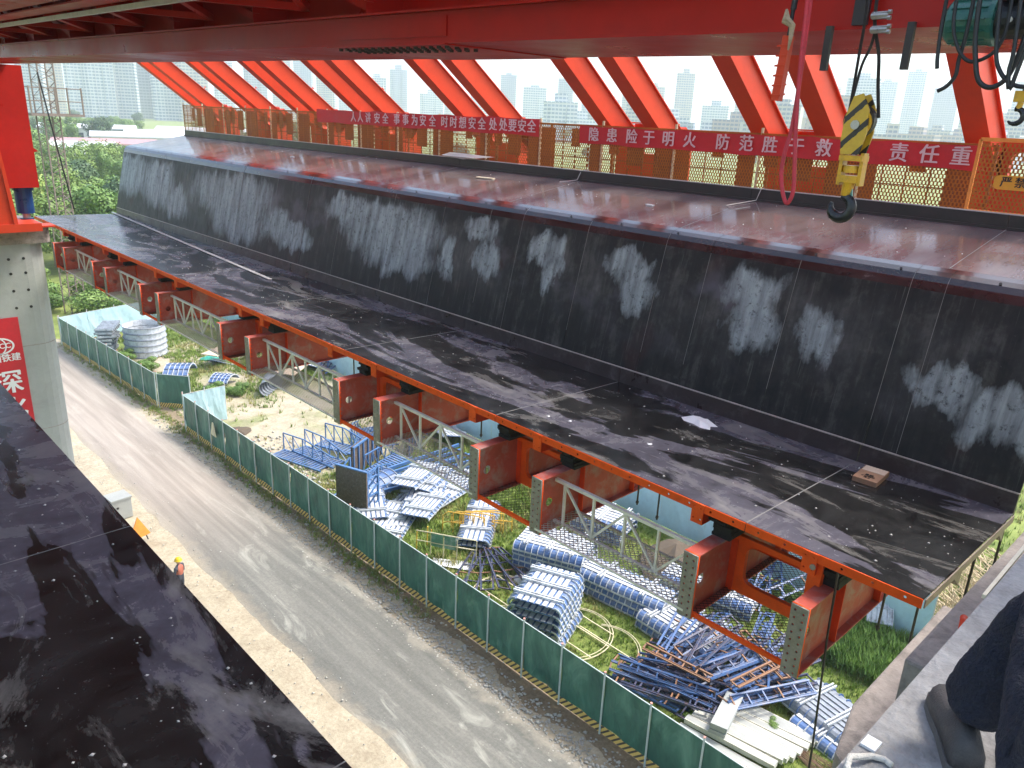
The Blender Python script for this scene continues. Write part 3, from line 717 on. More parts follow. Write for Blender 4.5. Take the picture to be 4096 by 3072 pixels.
def near_form():
    """the nearer half; mirror section about x = 5.1"""
    t = thing('near_formwork_half', 'near half of the open formwork at lower left with dark wet bottom skin', 'formwork', (2.35, Y0, -4.5))
    def mx(x): return 10.21-x
    for ya, yb in zip(bounds[:-1], bounds[1:]):
        a, b = ya+.006, yb-.006; xe, xi = mx(XE+.01), mx(10.92)
        MB().box((xi, a, -4.525), (xe, b, -4.505)).build('bottom_panel', 'form_floor', t, True)
        MB().box((xe-.016, a, -4.62), (xe-.004, b, -4.527)).build('edge_strip', 'orange_paint', t, True)
        prof = [(mx(x), z) for x, z in [(10.965, -4.505), (11.17, -3.4), (11.42, -2.35), (11.54, -1.90), (11.84, -1.735), (14.1, -1.335)]]
        vs = [(x, a, z) for x, z in prof]+[(x, b, z) for x, z in prof]+[(x-.04, a, z-.03) for x, z in prof]+[(x-.04, b, z-.03) for x, z in prof]; n = 6; fs = []
        for k in range(n-1): fs += [(k, k+1, n+k+1, n+k), (2*n+k, 3*n+k, 3*n+k+1, 2*n+k+1), (k, 2*n+k, 2*n+k+1, k+1), (n+k, n+k+1, 3*n+k+1, 3*n+k)]
        MB().add(vs, fs).build('web_panel', 'form_web', t, True)
    for y in bounds[1:-1]: MB().box((mx(10.9), y-.006, -4.506), (mx(XE+.01), y+.006, -4.503)).build('joint_tape', 'joint_tape', t, True)
near_form()
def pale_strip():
    o = MB().bar((10.85, 36.0, -4.50), (9.85, 19.9, -4.485), .10, .02).build('reflection_strip', 'galvanised')  # pale strip added in place of a reflection on the skin
    tag(o, 'long pale strip added for a reflection on the bottom skin near its far end', 'reflection strip')
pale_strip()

# litter, specks, box, bag
def specks():
    P, S = [], []
    for _ in range(300):
        y = 2.1+28*rng.random()**1.2; x = rng.uniform(8.0, 10.8)
        P.append((x, y, zf(x)+.003)); S.append(abs(rng.normal(.005, .006))+.0035)
    for _ in range(14):
        P.append((rng.uniform(.3, 2.2), rng.uniform(3.8, 6.5), -4.503)); S.append(rng.uniform(.014, .024))
    for _ in range(170):
        y = rng.uniform(3.6, 12); x = rng.uniform(-.5, 2.25); P.append((x, y, -4.503)); S.append(abs(rng.normal(.007, .006))+.004)
    for _ in range(60):
        y = rng.uniform(2.1, 30); x = rng.uniform(12.0, 14.0); P.append((x, y, -1.735+.178*(x-11.85)+.003)); S.append(rng.uniform(.008, .02))
    scatter('litter', P, S, 'litter', rock, label='small pale chips and grit strewn over the dark form panels', cat='litter')
specks()
def cardboard_box():
    t = thing('cardboard_box', 'flattened brown cardboard box with dark print on the bottom skin', 'box', (10.50, 3.60, zf(10.5)), R(4))
    MB().box((-.30, -.16, .003), (.22, .16, .075)).build('carton', 'cardboard', t)
    MB().box((.02, -.15, .0755), (.21, .15, .08)).build('flap', 'card_light', t)
    rot = Matrix.Rotation(R(-90), 4, 'Z')
    for k, (s, dx) in enumerate(((.045, -.12), (.035, -.17), (.035, -.22))):
        me = text_mesh(['产品', 'RAGILE', '小心轻放'][k] if False else ['易碎', '小心轻放', '向上'][k], s*1.3, 'black_ink', .002)
        link('print', xform(me, rot), t, (dx, 0, .077))
cardboard_box()
def bag():
    mb = MB(); n = 12; vs = []; rr = []
    for k in range(n):
        a = 2*math.pi*k/n; r = .20*rng.uniform(.6, 1.15); vs.append((r*1.6*math.cos(a), r*math.sin(a), .002))
    for k in range(n):
        a = 2*math.pi*k/n; r = .11*rng.uniform(.5, 1.2); vs.append((r*1.5*math.cos(a)+.02, r*math.sin(a), rng.uniform(.03, .085)))
    fs = [(k, (k+1) % n, n+(k+1) % n, n+k) for k in range(n)]+[tuple(range(n, 2*n))]
    o = mb.add(vs, fs).build('plastic_bag', 'plastic_white'); o.location = (10.36, 6.3, zf(10.36)); o.rotation_euler = (0, 0, R(80))
    tag(o, 'crumpled white plastic bag on the bottom skin below the web', 'bag')
    for i, (x, y, r_) in enumerate(((8.62, 7.55, .045), (8.5, 7.9, .035), (8.9, 6.2, .05))):
        m = MB(); v, f = rock(r_); m.add([tuple(p) for p in v*[1, 1, .5]], [tuple(q) for q in f]); o = m.build('paper_scrap', 'plastic_white'); o.location = (x, y, zf(x)+.012)
        tag(o, ['white paper scrap right of its neighbour near the second cross beam pair', 'small white scrap left of its neighbour near the second cross beam pair', 'larger white scrap on the dark wet patch of the skin'][i], 'paper scrap')
    o = MB().box((-.05, -.28, 0), (.05, .28, .03)).build('wood_offcut', 'pale_wood'); o.location = (13.3, 15.0, -1.47); o.rotation_euler = (0, 0, R(6)); tag(o, 'pale wooden offcut lying on the reddish upper panel', 'wood')
    for i, (x, y) in enumerate(((12.9, 9.6), (13.0, 24.2))):
        o = MB().box((-.04, -.08, 0), (.04, .08, .02)).build('wood_chip', 'plastic_white'); o.location = (x, y, -1.735+.178*(x-11.85)+.004)
        tag(o, ['small white scrap on the reddish upper panel nearer the hook', 'small white scrap on the far reddish upper panel'][i], 'scrap')
    m = MB(); m.tube([(13.75, 12.9, -1.385), (13.9, 12.75, -1.36), (14.03, 12.6, -1.32), (14.12, 12.56, -1.11), (14.2, 12.4, -1.08)], .011, 6)
    tag(m.build('bent_wire', 'galvanised'), 'pale bent wire hooked over the dark curb, farther one', 'wire')
    m = MB(); m.tube([(13.6, 7.8, -1.41), (13.3, 8.0, -1.47), (13.5, 8.25, -1.43), (14.05, 7.95, -1.32), (14.09, 7.9, -1.11), (14.2, 7.9, -1.09)], .008, 6)
    tag(m.build('bent_wire', 'galvanised'), 'thin loose wire over the dark curb, nearer one', 'wire')
    # grey cloth draped on curb
    m = MB(); m.add([(13.95, 17.6, -1.06), (13.95, 16.1, -1.06), (14.5, 16.0, -1.02), (14.5, 17.9, -1.0), (13.98, 16.7, -1.12), (14.2, 17.0, -.98)], [(0, 1, 5), (1, 2, 5), (2, 3, 5), (3, 0, 5), (0, 4, 1)])
    tag(m.build('grey_sheet', 'galvanised'), 'grey metal sheet resting on the dark curb under the farther banner', 'sheet')
bag()

# ================================================================ CROSS BEAMS
PAIRS = [(2.98, 4.39), (7.03, 8.42), (11.12, 12.50), (16.27, 17.77), (21.70, 23.06), (26.02, 27.28), (30.40, 31.60)]
XP, ZT, DEP = 7.41, -4.90, .885
def beam_meshes():
    me = {}
    rows = 9
    holes = [circ(sx*.048, -.06-k*(DEP-.12)/(rows-1)-(.022 if sx > 0 else 0), .0155, 8) for k in range(rows) for sx in (-1, 1)]
    holes = [[(x, min(-.03, y)) for x, y in h] for h in holes]
    me['end_plate'] = xform(holed([(-.1, 0), (.1, 0), (.1, -DEP), (-.1, -DEP)], holes, .018, 'bare_steel'), FACE)
    me['back_plate'] = xform(holed([(-.104, .004), (.104, .004), (.104, -DEP-.004), (-.104, -DEP-.004)], holes, .02, 'orange_paint'), FACE)
    web = holed([(.02, -.02), (3.55, -.02), (3.55, -DEP+.02), (.02, -DEP+.02)], [circ(.27, -.46, .075, 16)], .014, 'orange_paint')
    me['web'] = xform(web, FACEY)
    return me
BM = beam_meshes()
def make_beam():
    t = thing('cross_beam', '', 'beam', (XP, 0, ZT))
    link('end_plate', BM['end_plate'], t, (-.010, 0, 0)); link('end_plate_backing', BM['back_plate'], t, (.0095, 0, 0)); link('web', BM['web'], t, (0, 0, 0))
    MB().box((.02, -.1, -.02), (3.55, .1, 0)).build('top_flange', 'red_paint', t)
    MB().box((.02, -.1, -DEP), (3.55, .1, -DEP+.02)).build('bottom_flange', 'red_paint', t)
    for x in (.92, 2.2): MB().box((x, -.097, -DEP+.02), (x+.014, .097, -.02)).build('stiffener', 'red_paint', t)
    m = MB()
    for k in range(9):
        for sx in (-1, 1):
            m.tube([(.0205, sx*.048, -.06-k*(DEP-.12)/8-.011), (.075, sx*.048, -.06-k*(DEP-.12)/8-.011)], .011, 6)
    tag(m.build('bolt', 'red_paint', t), kind='stuff')
    return t
b0 = make_beam()
def place_beams():
    first = True
    for i, (ya, yb) in enumerate(PAIRS):
        for j, y in enumerate((ya, yb)):
            o = b0 if first else copy_tree(b0); first = False
            o.location = (XP-.02*0, y, ZT-(.0 if i < 3 else .005*i))
            side = 'right' if j == 0 else 'left'
            o['label'] = '%s red cross beam of the %s pair counted from the right' % (side, ORD[i])
            o['group'] = 'red cross beams under the formwork'
            if i == 0 and j == 0:
                for c in o.children:
                    if c.name.startswith(('web', 'bottom_flange', 'top_flange')):
                        c.data = c.data.copy(); c.data.materials[0] = M['worn_red']
                        if c.name.startswith('bottom_flange'): c['label'] = 'worn rusty bottom flange'
place_beams()
def packs():
    base = None
    for i, (ya, yb) in enumerate(PAIRS):
        for j, y in enumerate((ya, yb)):
            mb = MB(); z = ZT+.001
            zt = -4.635 if False else -4.605
            while z < zt-.02:
                h = rng.uniform(.035, .07); h = min(h, zt-z); dx, dy = rng.normal(0, .02, 2)
                mb.box((8.0+dx, y-.13+dy, z), (8.38+dx+rng.uniform(-.03, .04), y+.13+dy, z+h-.002)); z += h
            o = mb.build('packing_pad', 'rubber')
            # one object, base at its own origin
            tag(o, 'black %s packing on the %s beam of the %s pair counted from the right' % ('rubber', 'right' if j == 0 else 'left', ORD[i]), 'packing', 'black packing pads between beams and form')
packs()
def frames():
    for i, (ya, yb) in enumerate(PAIRS):
        yc = (ya+yb)/2; w = (yb-ya)/2-.008; x = 8.36
        t = thing('cross_frame', 'red plate frame with rounded opening linking the %s beam pair from the right' % ORD[i], 'bracing frame', (x, yc, ZT-.005*max(0, i-2)), group='plate frames with rounded openings')
        op = rrect(-w+.22, -DEP+.20, w-.22, -.14, .13, 5)
        link('plate', xform(holed([(-w, -.02), (w, -.02), (w, -DEP+.022), (-w, -DEP+.022)], [op], .014, 'orange_paint'), FACE), t)
        MB().box((-.07, -w, -.03), (-.008, w, -.018)).build('top_ledge', 'orange_paint', t)
        m = MB(); n = len(op)
        for k in range(n):
            (ax, az), (bx, bz) = op[k], op[(k+1) % n]
            m.add([(-.035, -ax, az), (.035, -ax, az), (.035, -bx, bz), (-.035, -bx, bz)], [(0, 1, 2, 3)])
        m.build('opening_rim', 'orange_paint', t)
        # lower rail at the plates and second rail behind
        MB().bar((-.9, -w-.0, -DEP+.045), (-.9, w, -DEP+.045), .05, .05).build('lower_rail', 'orange_paint', t)
        MB().bar((-.02, -w, -.075+.0), (-.02, w, -.075), .03, .06).build('upper_rail', 'orange_paint', t)
        # wire mesh floor between the beams
        for (xa, xb, nm) in ((-.87, -.03, 'mesh_floor'), (.04, 1.5, 'mesh_floor')):
            m = MB(); zz = -DEP+.03
            d = .058
            k = 0
            span = 2*w
            # diamond wires
            s = -span
            while s < (xb-xa):
                p = []
                a0 = max(0, s); a1 = min(xb-xa, s+span)
                if a1 > a0:
                    m.bar((xa+a0, -w+(a0-s), zz), (xa+a1, -w+(a1-s), zz), .0055)
                    m.bar((xa+a0, w-(a0-s), zz+.004), (xa+a1, w-(a1-s), zz+.004), .0055)
                s += d*1.35
            m.build(nm, 'black_mesh', t)
        if i == 0:
            MB().box((-.44, -.66, -.40), (-.36, -.50, .33)).build('hanger_plate', 'orange_paint', t)
            MB().tube([(-.52, -.58, .26), (-.535, -.58, .26)], .035, 12).build('washer', 'bare_steel', t)
frames()

def walkway_trusses():
    k = 0
    for i in range(len(PAIRS)-1):
        ya = PAIRS[i][1]+.012; yb = PAIRS[i+1][0]-.012; L = yb-ya; zz = ZT-.13-.005*max(0, i-2); H = .68; xt = 7.80
        t = thing('truss_walkway', '%s white truss catwalk between beam pairs counted from the right' % ORD[i], 'catwalk', (xt, ya, zz), group='white truss catwalks between the beam pairs')
        MB().bar((0, 0, 0), (0, L, 0), .06, .045).build('top_chord', 'white_steel', t)
        MB().bar((0, 0, -H), (0, L, -H), .05, .045).build('bottom_chord', 'white_steel', t)
        n = 4 if L < 3.3 else 6
        ys = [.18+(L-.36)*k/n for k in range(n+1)]
        for q, y in enumerate(ys):
            MB().bar((0, y, -H+.02), (0, y, -.02), .035).build('post', 'white_steel', t)
        for q in range(n):
            y1, y2 = ys[q], ys[q+1]
            if q % 2: y1, y2 = y2, y1
            MB().bar((.002, y1, -.03) if q % 2 == 0 else (.002, y1, -.03), (.002, y2, -H+.03), .032).build('diagonal', 'white_steel', t)
        for y in ys[1::2]:
            MB().prism([(y-.07, -H-.0), (y+.07, -H), (y+.03, -H+.12), (y-.03, -H+.12)], 'x', -.008, .008).build('gusset', 'galvanised', t)
        # expanded metal floor, towards the opening
        xa, xb = -.40, -.03
        MB().bar((xa, 0, -H+.0), (xa, L, -H), .03, .03).build('floor_edge', 'white_steel', t)
        m = MB(); w = xb-xa; d = .085; s = -w
        while s < L:
            a0 = max(0, s); a1 = min(L, s+w)
            if a1 > a0:
                m.bar((xa+(a0-s), a0, -H+.012), (xa+(a1-s), a1, -H+.012), .012, .006)
                m.bar((xb-(a0-s), a0, -H+.016), (xb-(a1-s), a1, -H+.016), .012, .006)
            s += d
        tag(m.build('mesh_floor', 'mesh_grey', t), kind='stuff')
        # rear floor frame
        xa, xb = .03, .48
        MB().bar((xb, 0, -H), (xb, L, -H), .04, .04).build('floor_edge', 'galvanised', t)
        m = MB(); w = xb-xa; s = -w
        while s < L:
            a0 = max(0, s); a1 = min(L, s+w)
            if a1 > a0:
                m.bar((xa+(a0-s), a0, -H+.012), (xa+(a1-s), a1, -H+.012), .010, .006)
                m.bar((xb-(a0-s), a0, -H+.016), (xb-(a1-s), a1, -H+.016), .010, .006)
            s += d
        tag(m.build('mesh_floor', 'mesh_grey', t), kind='stuff')
walkway_trusses()
def rods():
    for k, (x, y, z1, z0) in enumerate(((9.5, 6.34, -4.62, -6.0), (9.5, 2.80, -4.62, -6.1), (9.3, 2.35, -4.62, -6.05), (9.6, 1.97, -4.62, -5.9), (9.5, 10.62, -4.62, -6.0), (9.6, 10.0, -4.62, -6.2), (9.5, 15.2, -4.62, -6.1), (9.5, 6.75, -4.62, -5.9), (10.8, 1.99, -4.62, -6.0))):
        t = thing('hanging_rod', ['dark steel rod hanging under the form between the first and second beam pairs', 'short dark rod hanging right of the nearest beam', 'dark rod hanging under the strip near its right end', 'dark rod hanging at the near corner of the form', 'dark rod under the strip left of the second beam pair', 'longer thin rod beside it left of the second beam pair', 'dark rod hanging left of the third beam pair', 'short rod just right of the second beam pair', 'dark rod hanging over the dry reeds at the near end'][k], 'rod', (x, y, z0), group='threaded rods hanging from the form')
        MB().tube([(0, 0, 0), (0, 0, z1-z0)], .016, 6).build('bar', 'dark_steel', t)
        MB().tube([(0, 0, .03), (0, 0, .06)], .028, 6).build('nut', 'dark_steel', t)
    m = MB(); m.tube([(7.80, 2.81, -4.56), (7.80, 2.79, -5.3), (7.80, 2.74, -6.2), (7.80, 2.70, -6.9), (7.8, 2.66, -8.2)], .0135, 6)
    tag(m.build('hanging_cable', 'cable_black'), 'thin black cable hanging from the orange edge strip near its right end', 'cable')
rods()

# ================================================================ C FRAME HANGERS, GUARD RAIL
def hangers():
    allp = PAIRS+[(35.2, 36.5)]
    for i, (ya, yb) in enumerate(allp):
        t = thing('hanger_frame', '%s pair of leaning red box struts behind the guard rail from the right' % ORD[i], 'hanger frame', (15.98, (ya+yb)/2+.1, -1.6), group='leaning red hanger frames')
        for y in (ya, yb):
            yy = y-(ya+yb)/2+.07
            # leaning box member; section .40 x .50 with lipped flanges
            p0 = Vector((.15, yy, .95)); p1 = Vector((-6.6, yy, 6.05)); d = (p1-p0).normalized(); up = Vector((0, 1, 0)).cross(d).normalized()
            b = MB(); b.bar(p0, p1, .30, .50, up=up); leg = b.build('strut', 'strut_red', t)
            for s in (-1, 1):
                MB().bar(p0+up*s*.255, p1+up*s*.255, .40, .022, up=up).build('strut_flange', 'strut_red', leg)
            MB().prism([(-.28, -1.0), (.42, -1.0), (.42, 1.3), (.1, 1.55), (-.35, 1.25)], 'y', yy-.15, yy+.15).build('post', 'strut_red', t)
            MB().tube([(-.9, yy+.2, 2.12), (-.9, yy+.2, 2.28), (-.86, yy+.26, 2.32), (-.82, yy+.2, 2.26)], .014, 6).build('lifting_eye', 'strut_red', t)
        w = (yb-ya)/2
        op = rrect(-w+.22, .18, w-.22, .68, .16, 5)
        me = xform(holed([(-w+.05, -.95), (w-.05, -.95), (w-.05, .86), (-w+.05, .86)], [[(x, y) for x, y in op]], .02, 'strut_red'), FACE)
        link('tie_plate', me, t, (-.02, 0, .72))
        m = MB(); n = len(op)
        for k in range(n):
            (ax, az), (bx, bz) = op[k], op[(k+1) % n]
            m.add([(-.10, -ax, az), (.08, -ax, az), (.08, -bx, bz), (-.10, -bx, bz)], [(0, 1, 2, 3)])
        m.build('opening_rim', 'strut_red', t, loc=(-.02, 0, .72))
        MB().bar((-.1, -w, 1.60), (-.1, w, 1.60), .10, .03).build('tie_ledge', 'strut_red', t)
hangers()
def perforated(L, H, sx=.062, sy=.062, hr=.017):
    """sheet with real staggered slots, local XY, thickness along Z"""
    nx, ny = int(L/sx), int(H/sy); V, F = [], []
    T = .002
    for j in range(ny):
        off = (j % 2)*sx/2
        for i in range(nx-1):
            cx = (i+.5)*sx+off; cy = (j+.5)*sy; o = len(V)
            for zz in (T, -T):
                V += [(cx-sx/2, cy-sy/2, zz), (cx+sx/2, cy-sy/2, zz), (cx+sx/2, cy+sy/2, zz), (cx-sx/2, cy+sy/2, zz),
                      (cx-hr, cy-hr*.9, zz), (cx, cy-hr*1.5, zz), (cx+hr, cy-hr*.9, zz), (cx+hr, cy+hr*.9, zz), (cx, cy+hr*1.5, zz), (cx-hr, cy+hr*.9, zz)]
            F += [(o, o+1, o+5, o+5), ]
            F[-1] = (o, o+1, o+5, o+4); F += [(o+1, o+6, o+5, o+5)]
            F[-1] = (o+1, o+2, o+7, o+6); F += [(o+2, o+3, o+8, o+7), (o+3, o, o+4, o+9)]
            F += [(o+1, o+6, o+5, o+1)]; F[-1] = (o+1, o+6, o+5, o+5)
            F.pop()
            tri = [(o+1, o+6, o+5), (o+3, o+9, o+8)]
            for a, b, c in tri: F.append((a, b, c, c))
    return V, F
def perf_mesh(L, H, mat, sx=.062, hr=.017):
    nx, ny = int(L/sx), int(H/sx); mb = MB()
    for j in range(ny):
        off = (j % 2)*sx/2
        for i in range(nx):
            cx = (i+.25)*sx+off+sx*.25; cy = (j+.5)*sx
            c = [(cx-sx/2, cy-sx/2), (cx+sx/2, cy-sx/2), (cx+sx/2, cy+sx/2), (cx-sx/2, cy+sx/2)]
            h = [(cx-hr, cy-hr*1.5), (cx+hr, cy-hr*1.5), (cx+hr, cy+hr*1.5), (cx-hr, cy+hr*1.5)]
            o = len(mb.v); mb.v += [(x, y, 0) for x, y in c+h]
            for k in range(4): mb.f.append((o+k, o+(k+1) % 4, o+4+(k+1) % 4, o+4+k)); mb.mi.append(0)
    return mb.mesh('perforated_sheet', mat)
def guard_rail():
    L = 2.03; H = 1.06
    me = xform(perf_mesh(L, H, 'guard_orange'), FACE)
    yp = [y for y in np.arange(4.28, 36.5, 2.045)]
    proto = None
    for i, y in enumerate(yp):
        if proto is None:
            t = thing('guard_fence', '', 'guard panel', (14.62, y+L, -1.17))
            link('perforated_sheet', me, t, (0, 0, 0))
            MB().bar((.015, 0, 0), (.015, -L, 0), .03, .04).build('frame_rail', 'guard_orange', t); MB().bar((.015, 0, H), (.015, -L, H), .03, .04).build('frame_rail', 'guard_orange', t)
            MB().bar((.02, 0, .33), (.02, -L, .33), .02, .02).build('middle_rail', 'guard_brown', t)
            MB().bar((.02, 0, .66), (.02, -L, .66), .02, .02).build('middle_rail', 'guard_brown', t)
            for k in range(1, 5): MB().bar((.022, -L*k/5, 0), (.022, -L*k/5, H), .018, .018, up=(0, 1, 0)).build('upright', 'guard_brown', t)
            MB().tube([(.03, 0, -.15), (.03, 0, H+.12)], .028, 8).build('post', 'rail_cream', t)
            proto = t
        else:
            t = copy_tree(proto); t.location = (14.62, y+L, -1.17)
        t['label'] = 'orange perforated guard panel, number %d from the right along the walkway' % (i+1) if False else '%s orange perforated guard panel from the right along the upper walkway' % ORD[i]
        t['group'] = 'perforated guard panels behind the curb'
    # walkway floor and the outer row of solid brown boards
    w = thing('outer_walkway', 'narrow walkway behind the guard panels with solid brown toe sheets', 'walkway', (15.0, 4, -1.25))
    MB().box((14.66, 2.0, -1.30), (15.3, 36.5, -1.24)).build('floor_plate', 'guard_brown', w, True)
    yy = 4.3
    pat = [(.0, .75, 1.0), (.95, .35, .45), (1.5, .5, 1.0), (2.4, .45, .5), (3.15, .35, 1.0)]
    k = 0
    for base in np.arange(4.6, 36, 4.1):
        for dy, ln, hh in ((0.0, .40, .95), (.75, .28, .38), (1.6, .95, 1.0), (2.85, .5, .72), (3.6, .3, .5)):
            MB().box((15.1, base+dy, -1.24+(0 if hh > .9 else 1.0-hh)), (15.11, base+dy+ln, -.2)).build('backing_board', 'guard_brown', w, True)
    for y in np.arange(4.3, 36, 2.05): MB().bar((15.12, y, -1.24), (15.12, y, -.1), .05, .05, up=(0, 1, 0)).build('rear_post', 'guard_brown', w, True)
    MB().bar((15.13, 4.3, -.12), (15.13, 36, -.12), .04, .04).build('rear_rail', 'guard_brown', w, True)
    # tall near panel with the warning plate
    t = thing('guard_screen', 'tall orange perforated screen with a yellow warning plate at the right edge', 'screen', (14.34, 4.34, -1.12))
    Ls, Hs = 2.6, 1.1
    link('perforated_sheet', xform(perf_mesh(Ls, Hs, 'guard_orange', .062, .016), FACE), t)
    m = MB(); m.bar((.012, 0, 0), (.012, 0, Hs), .05, .03, up=(1, 0, 0)); m.bar((.012, 0, Hs), (.012, -Ls, Hs), .03, .06); m.bar((.012, 0, 0), (.012, -Ls, 0), .03, .04); m.build('frame', 'sign_orange', t)
    MB().prism([(-.32-a, .36+b) for a, b in rrect(0, 0, 1.15, .22, .07, 3)], 'x', -.012, -.006).build('warning_plate', 'sign_yellow', t)
    for k, c in enumerate('严禁攀爬'):
        link('lettering', xform(text_mesh(c, .17, 'black_ink', .003), FACE), t, (-.0165, -.50-.20*k, .47))
guard_rail()
def banners():
    def cloth(t, y0, y1, z0, z1):
        n = 60; vs = []; fs = []
        for j in range(5):
            for k in range(n+1):
                u = k/n; y = y0+(y1-y0)*u; sag = .02*math.sin(u*23)+.012*math.sin(u*61)
                z = z0+(z1-z0)*j/4+(-.025*abs(math.sin(u*math.pi*6)) if j else -.01*math.sin(u*40))
                vs.append((-.012+.010*math.sin(u*47+j*1.4)+.006*math.sin(u*130), y, z+sag*.3))
        for j in range(4):
            for k in range(n): a = j*(n+1)+k; fs.append((a, a+1, a+n+2, a+n+1))
        MB().add(vs, fs).build('cloth', 'banner_red', t, smooth=True)
    t = thing('slogan_banner', 'nearer red slogan banner with pale characters tied along the guard panels', 'banner', (14.575, 8.7, -.31))
    cloth(t, 13.1-8.7, 4.33-8.7, -.20, .20)
    for c, y in zip('隐患险于明火防范胜于救灾责任重', (12.62, 12.07, 11.5, 11.02, 10.5, 9.95, 9.15, 8.61, 8.09, 7.54, 7.0, 6.48, 5.64, 5.14, 4.64)):
        link('lettering', xform(text_mesh(c, .33, 'banner_text', .003), FACE), t, (-.046, y-8.7, -.01))
    t = thing('slogan_banner', 'farther red slogan banner on the guard panels toward the far end', 'banner', (14.575, 19.8, -.21))
    cloth(t, 25.25-19.8, 14.45-19.8, -.21, .21)
    for c, y in zip('人人讲安全事事为安全时时想安全处处要安全', (22.9, 22.5, 22.05, 21.55, 21.1, 20.5, 20.05, 19.6, 19.2, 18.75, 18.2, 17.8, 17.4, 17.0, 16.6, 16.15, 15.75, 15.4, 15.05, 14.7)):
        link('lettering', xform(text_mesh(c, .33, 'banner_text', .003), FACE), t, (-.046, y-19.8, -.01))
banners()

# ================================================================ OVERHEAD GIRDER, COLUMN
SL = .013
def girders():
    def seg(mb, x0, x1, z0, z1, ya, yb, mi=0):
        mb.add([(x0, ya, z0+SL*ya), (x1, ya, z0+SL*ya), (x1, yb, z0+SL*yb), (x0, yb, z0+SL*yb), (x0, ya, z1+SL*ya), (x1, ya, z1+SL*ya), (x1, yb, z1+SL*yb), (x0, yb, z1+SL*yb)],
               [(0, 3, 2, 1), (4, 5, 6, 7), (0, 1, 5, 4), (1, 2, 6, 5), (2, 3, 7, 6), (3, 0, 4, 7)])
    t = thing('main_girder', 'long dark red overhead girder spanning above the open formwork', 'girder', (5.8, -2, .55))
    A, B = -6, 33.5
    def part(name, *boxes, mat='girder_red'):
        m = MB()
        for b in boxes: seg(m, *b)
        return m.build(name, mat, t, True)
    part('bottom_flange', (4.96, 6.62, .550, .575, A, B))
    part('chord_web', (5.05, 5.07, .575, .84, A, B)); part('chord_web', (6.50, 6.52, .575, .84, A, B))
    part('chord_top', (4.98, 6.6, .84, .862, A, B))
    part('upper_web', (5.55, 5.57, .862, 2.9, A, B)); part('upper_web', (6.40, 6.42, .862, 2.9, A, B))
    part('top_flange', (4.9, 6.7, 2.9, 2.93, A, B))
    for y in np.arange(2.5, 33, 2.6): part('web_stiffener', (5.08, 5.55, .864, 2.9, y, y+.02))
    for k, y in enumerate(np.arange(2.5, 31, 2.6)):
        MB().bar((5.12, y, .95+SL*y), (5.12, y+2.6, 1.7+SL*y), .09, .09).build('diagonal', 'girder_red', t, True)
    # splice plate with a cluster of bolts below
    part('splice_plate', (4.94, 6.6, .536, .549, 6.2, 8.3))
    m = MB()
    for a in range(16):
        for b in range(4):
            y = 6.3+a*.125; x = 5.05+b*.12
            m.tube([(x, y, .536+SL*y-.0), (x, y, .51+SL*y)], .022, 6)
    tag(m.build('bolt', 'dark_steel', t, True), kind='stuff')
    part('splice_plate', (5.038, 5.049, .62, .80, 6.3, 8.2))
    part('shade_plate', (-1.2, 4.9, 2.94, 2.97, 7.5, B))  # unseen plate added overhead to darken the girders and near form
    for y in np.arange(8, 33, 2.6): part('shade_plate_joist', (1.0, 4.9, 2.7, 2.94, y, y+.12))  # joists of the added shading plate, unseen as well
    # second, nearer girder whose underside crosses the top left corner
    t = thing('service_girder', 'nearer overhead beam with bolt holes and pale grey edge at top left', 'girder', (3.0, 6, 1.1))
    m = MB(); seg(m, 3.96, 4.02, .97, 1.03, 4, B); m.build('edge_angle', 'galvanised', t, True)
    n = 44; holes = [circ(x, y, .035, 8) for x in (2.35, 3.3) for y in np.arange(6.2, 32, .62)]
    me = holed([(1.9, 4), (3.6, 4), (3.6, B), (1.9, B)], holes, .02, 'worn_red')
    sh = Matrix(((1, 0, 0, 0), (0, 1, 0, 0), (0, SL, 1, 0), (0, 0, 0, 1)))
    o = link('bottom_plate', xform(me, sh), t, (-3.0, -6, 1.12-1.1)); o['label'] = 'pale worn underside with bolt holes'
    m = MB(); seg(m, 3.62, 3.95, 1.06, 1.08, 4, B); m.build('outer_plate', 'girder_red', t, True)
    m = MB(); seg(m, 2.0, 2.02, 1.15, 2.6, 4, B); m.build('web', 'girder_red', t, True); m = MB(); seg(m, 3.5, 3.52, 1.15, 2.6, 4, B); m.build('web', 'girder_red', t, True)
    for y in np.arange(5, 33, 2.6):
        MB().bar((4.0, y, 1.1+SL*y), (5.05, y+1.3, 1.0+SL*y), .08, .08).build('cross_brace', 'girder_red', t, True)
        MB().bar((5.05, y+1.3, 1.0+SL*y), (4.0, y+2.6, 1.1+SL*y), .08, .08).build('cross_brace', 'girder_red', t, True)
    # red support leg on the pier
    t = thing('support_leg', 'red box column with slanted front leg standing on the far pier', 'support column', (6.2, 31, -4.2))
    MB().box((5.95, 30.6, -2.9), (7.02, 31.6, .93)).build('column', 'girder_red', t, True)
    MB().prism([(5.2, -4.0), (6.1, -4.0), (5.85, -.8), (5.2, -.8)], 'y', 29.9, 30.3).build('front_leg', 'strut_red', t, True)
    MB().bar((6.02, 29.86, -4.0), (5.78, 29.86, -.8), .06, .10).build('front_leg_rib', 'strut_red', t, True)
    MB().box((4.9, 29.8, -4.24), (6.75, 31.4, -3.98)).build('base_plate', 'strut_red', t, True)
    MB().prism([(6.95, -1.5), (7.25, -1.75), (6.95, -1.8)], 'y', 31.0, 31.03).build('lug', 'girder_red', t, True)
    t = thing('hydraulic_jack', 'blue hydraulic jack under the red column on the far pier', 'jack', (6.62, 31.1, -4.2))
    MB().tube([(0, 0, 0), (0, 0, .25)], .20, 16).build('base', 'jack_blue', t, smooth=False)
